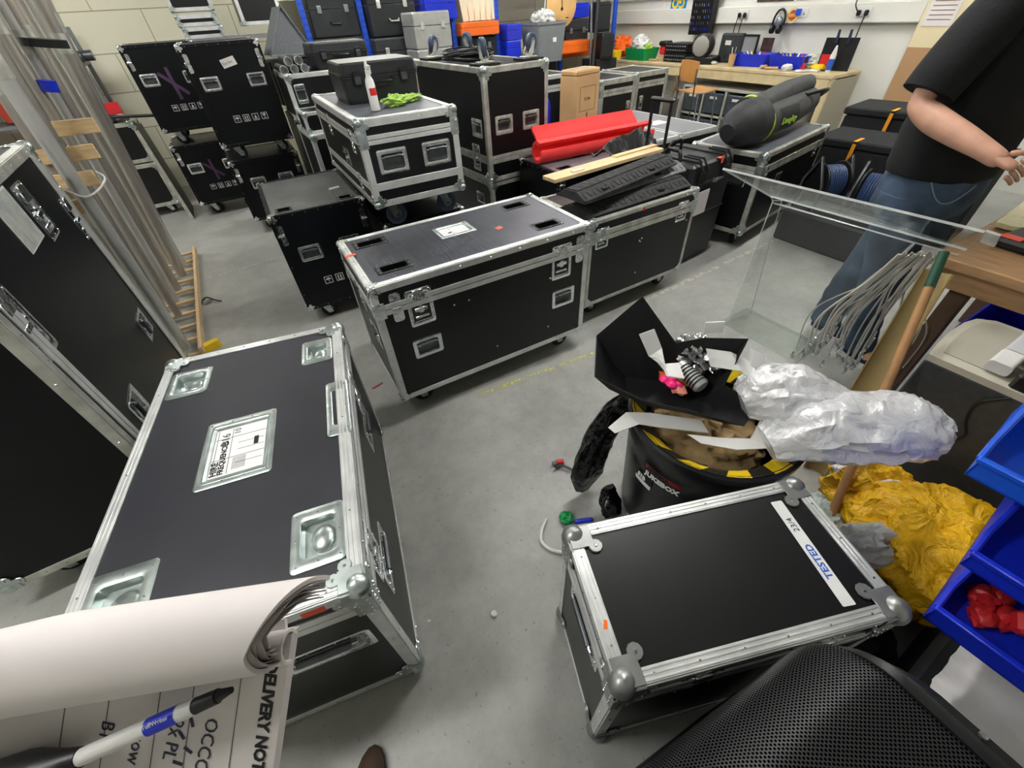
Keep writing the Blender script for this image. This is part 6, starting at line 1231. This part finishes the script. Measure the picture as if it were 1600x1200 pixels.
lsh = chain([((2.96, .79, 1.58), .062), ((3.03, .79, 1.55), .058), ((3.08, .76, 1.40), .052), ((3.09, .70, 1.24), .046), ((3.02, .58, 1.17), .044), ((2.90, .45, 1.10), .034), ((2.83, .40, 1.06), .026), ((2.79, .375, 1.045), .028)], False, pel+3)
for sx, fx in ((-1, (2.665, .68, .50)), (1, (2.83, .84, .50))):
    ft = (2.665, .61, .10) if sx < 0 else (2.785, .875, .10)
    chain([((2.78+sx*.095, .78, .90), .09), (((2.78+sx*.095+fx[0])/2, (.78+fx[1])/2, .70), .08), (fx, .058), (((fx[0]+ft[0])/2, (fx[1]+ft[1])/2+.01, .30), .052), (ft, .036), ((ft[0]-.02, ft[1]-.10, .045), .034)], False, pel)
# hands: palm, four fingers and thumb, each its own chain rooted in the palm
def hand(w, d, side, thumbdir, curl):
    w, d = Vector(w), Vector(d).normalized(); s = Vector(side).normalized(); n = d.cross(s)
    chain([(tuple(w-d*.045), (.026, .022)), (tuple(w-d*.01), (.032, .021)), (tuple(w+d*.03), (.038, .018)), (tuple(w+d*.068), (.038, .015))], True)
    for k, (o, ln) in enumerate(((-.030, .075), (-.010, .085), (.011, .080), (.030, .062))):
        p = w+d*.055+s*o; a = 0; pts = [(tuple(p), .0095)]; dd = d.copy()
        for f_ in (.42, .33, .25):
            dd = (dd+n*curl*(.55)).normalized(); p = p+dd*ln*f_; pts.append((tuple(p), .0088-.0012*len(pts)*.5))
        chain(pts, True)
    p = w+d*.012-s*.022; q = Vector(thumbdir).normalized(); chain([(tuple(p), .012), (tuple(p+q*.03), .0105), (tuple(p+q*.05+n*curl*.012), .0095), (tuple(p+q*.068+n*curl*.026), .008)], True)
hand((2.345, .492, 1.158), (-.02, -.95, -.35), (-.45, .1, -.9), (.25, -.8, .25), 2.0)
hand((2.785, .37, 1.04), (-.75, -.55, -.25), (.3, -.3, -.85), (-.5, -.5, .4), 1.)
me = bpy.data.meshes.new('body'); me.from_pydata(V, E, []); body = bpy.data.objects.new('body', me); C.objects.link(body); body.parent = man
md = body.modifiers.new('skin', 'SKIN'); md.use_smooth_shade = True; sv = me.skin_vertices[0].data
for i, r in enumerate(Rd): sv[i].radius = r; sv[i].use_root = i in roots
sb_ = body.modifiers.new('sub', 'SUBSURF'); sb_.levels = 2; sb_.render_levels = 2
# head, as part of the same body mesh object after evaluation
dg = bpy.context.evaluated_depsgraph_get(); bm_ = bpy.data.meshes.new_from_object(body.evaluated_get(dg))
hb = MB(); hb.add([tuple(v.co) for v in bm_.vertices], [tuple(p.vertices) for p in bm_.polygons], SKIN, None, True)
L = []; hc = Vector((2.80, .73, 1.835))
for i in range(21):
    t = -PI/2+PI*i/20; row = []
    for j in range(28):
        a = 2*PI*j/28; x, y, z = math.cos(t)*math.cos(a), math.cos(t)*math.sin(a), math.sin(t); rx, ry, rz_ = .077, .098, .122
        if z < 0: rx *= 1+.22*z; ry *= 1+.10*z
        px, py, pz = x*rx, y*ry, z*rz_
        if y < -.5: # face
            c_ = abs(x)
            if c_ < .22 and -.32 < z < .12: py -= .020*(1-c_/.22)*(1-abs((z+.15)/.26))          # nose
            if abs(c_-.38) < .18 and abs(z-.06) < .14: py += .010                                  # eye sockets
            if c_ < .4 and abs(z+.48) < .08: py -= .004
        row.append((hc.x+px, hc.y+py, hc.z+pz))
    L.append(row)
hb.loft(L, SKIN, None, False, False)
for sx in (-1, 1): hb.sph((hc.x+sx*.078, hc.y+.005, hc.z-.01), .03, SKIN, 12, 8, None, (.35, .7, 1.05))
bpy.data.objects.remove(body); bpy.data.meshes.remove(bm_); hb.build('body', man)
for sx in (-1, 1): e = MB(); e.sph((hc.x+sx*.030, hc.y-.084, hc.z+.008), .0125, WPL, 12, 8); e.sph((hc.x+sx*.030, hc.y-.0935, hc.z+.006), .006, INK, 10, 6); e.build('eye', man)
b = MB(); b.box((hc.x, hc.y-.094, hc.z-.060), (.045, .008, .008), mat('lips', srgb(170, 100, 90), .5), .003); b.build('mouth', man)
b = MB(); HAIR = mat('brown_hair', srgb(66, 48, 36), .7, 0, .3, 80, .5, 150); L = []
for i in range(13):
    t = -.25+(PI/2+.25)*i/12; L.append([(hc.x+.083*math.cos(t)*math.cos(a), hc.y+.012+.102*math.cos(t)*math.sin(a)*(1 if math.sin(a) > 0 or t > .55 else .55), hc.z+.012+.122*math.sin(t)) for a in [2*PI*j/28 for j in range(28)]])
b.loft(L, HAIR, None, True, True); b.build('hair', man)
# t-shirt
SHIRT = mat('black_tshirt', srgb(13, 16, 17), .9, 0, .15, 20, .25, 60); b = MB(); L = []
def el(cx, cy, rx, ry, z, n=36, amp=.0, seed=0., ph=0): return [(cx+rx*math.cos(a)*(1+amp*noise.noise(Vector((2*math.cos(a), 2*math.sin(a), seed+z*4)))), cy+ry*math.sin(a)*(1+amp*noise.noise(Vector((2*math.cos(a), 2*math.sin(a), seed+z*4)))), z+.012*amp*10*noise.noise(Vector((3*math.cos(a), 3*math.sin(a), seed)))) for a in [2*PI*j/n for j in range(n)]]
prof = [(.985, .245, .20), (1.0, .25, .205), (1.06, .245, .205), (1.15, .245, .205), (1.28, .25, .20), (1.40, .25, .19), (1.52, .24, .17), (1.58, .20, .14), (1.63, .13, .10), (1.665, .078, .078)]
L = [el(2.80, .765, rx, ry, z, 36, .10) for z, rx, ry in prof]; L = [el(2.80, .765, .20, .15, .99, 36, .10)]+L+[el(2.80, .77, .068, .068, 1.66, 36)]
b.loft(L, SHIRT, None, True, False)
for pts, rs in ((((2.68, .79, 1.56), (2.60, .80, 1.54), (2.53, .815, 1.46), (2.475, .83, 1.37), (2.45, .84, 1.31)), (.09, .10, .10, .098, .095)), (((2.92, .79, 1.56), (3.01, .79, 1.54), (3.06, .77, 1.44), (3.085, .74, 1.34), (3.09, .71, 1.28)), (.09, .098, .095, .09, .088))): b.tube(crv(pts, 5), _interp(rs, len(crv(pts, 5))), SHIRT, 20)
b.build('t_shirt', man)
# jeans
def jeanm():
    m = mat('blue_denim', srgb(42, 56, 74), .85, 0, .3, 7, .25, 160, col2=srgb(76, 96, 118)); return m
JN = jeanm(); b = MB(); b.loft([el(2.80, .76, .215, .175, 1.035, 32), el(2.80, .76, .225, .185, 1.03, 32), el(2.80, .76, .235, .19, .98, 32, .03), el(2.80, .76, .24, .195, .90, 32, .04), el(2.79, .77, .225, .18, .82, 32, .04)], JN)
for sx, kn, an in ((-1, (2.665, .69, .50), (2.67, .62, .10)), (1, (2.83, .835, .50), (2.785, .865, .10))):
    pts = [(2.775+sx*.095, .78, .90), ((2.775+sx*.095)*.5+kn[0]*.5, .39+kn[1]/2, .70), kn, ((kn[0]+an[0])/2, (kn[1]+an[1])/2+.015, .30), (an[0], an[1], .13), (an[0], an[1], .085)]; P = crv(pts, 7); rs = _interp((.125, .115, .095, .085, .078, .082), len(P)); L = []
    for i, (p, r) in enumerate(zip(P, rs)): L.append([(p.x+r*1.02*math.cos(a)*(1+.08*noise.noise(Vector((2*math.cos(a), i*.5, sx)))), p.y+r*math.sin(a)*(1+.08*noise.noise(Vector((i*.6, 2*math.sin(a), sx)))), p.z) for a in [2*PI*j/28 for j in range(28)]])
    b.loft(L, JN)
b.build('jeans', man)
wb = MB(); wb.loft([el(2.80, .76, .23, .19, z, 32) for z in (.995, 1.03)], JN, None, False, False); wb.build('waistband', man)
STI = mat('denim_stitch', srgb(120, 138, 156), .8); b = MB(); b.tube([(2.80-.240*math.cos(math.radians(a))*1.0, .76-.196*math.sin(math.radians(a)), .985-.085*math.sin(math.radians((a-18)/50*180)) if 18 < a < 68 else .985) for a in range(18, 69, 4)], .003, STI, 6); b.build('pocket_seam', man)
for nm, (x, y), rz_ in (('shoe', (2.67, .58), -4), ('shoe', (2.785, .83), 6)):
    b = MB(); NV = mat('navy_canvas', srgb(34, 42, 70), .8); M_ = T(x, y, 0)@RZ(rz_); L = []
    for z_, sx_, y0, y1 in ((.02, .048, -.17, .10), (.045, .048, -.165, .10), (.065, .042, -.14, .10), (.09, .038, -.04, .098), (.115, .036, .0, .095)): L.append([(sx_*math.cos(a), (y0+y1)/2+(y1-y0)/2*math.sin(a), z_) for a in [2*PI*k/24 for k in range(24)]])
    b.loft(L, NV, M_); o = b.build(nm, man); s_ = MB(); s_.loft([[(.052*math.cos(a), -.035+.142*math.sin(a), z_) for a in [2*PI*k/24 for k in range(24)]] for z_ in (0, .03)], WPL, M_); s_.sph((0, -.13, .04), .04, WPL, 14, 8, M_, (1.1, 1.1, .6)); s_.build('white_sole', o)
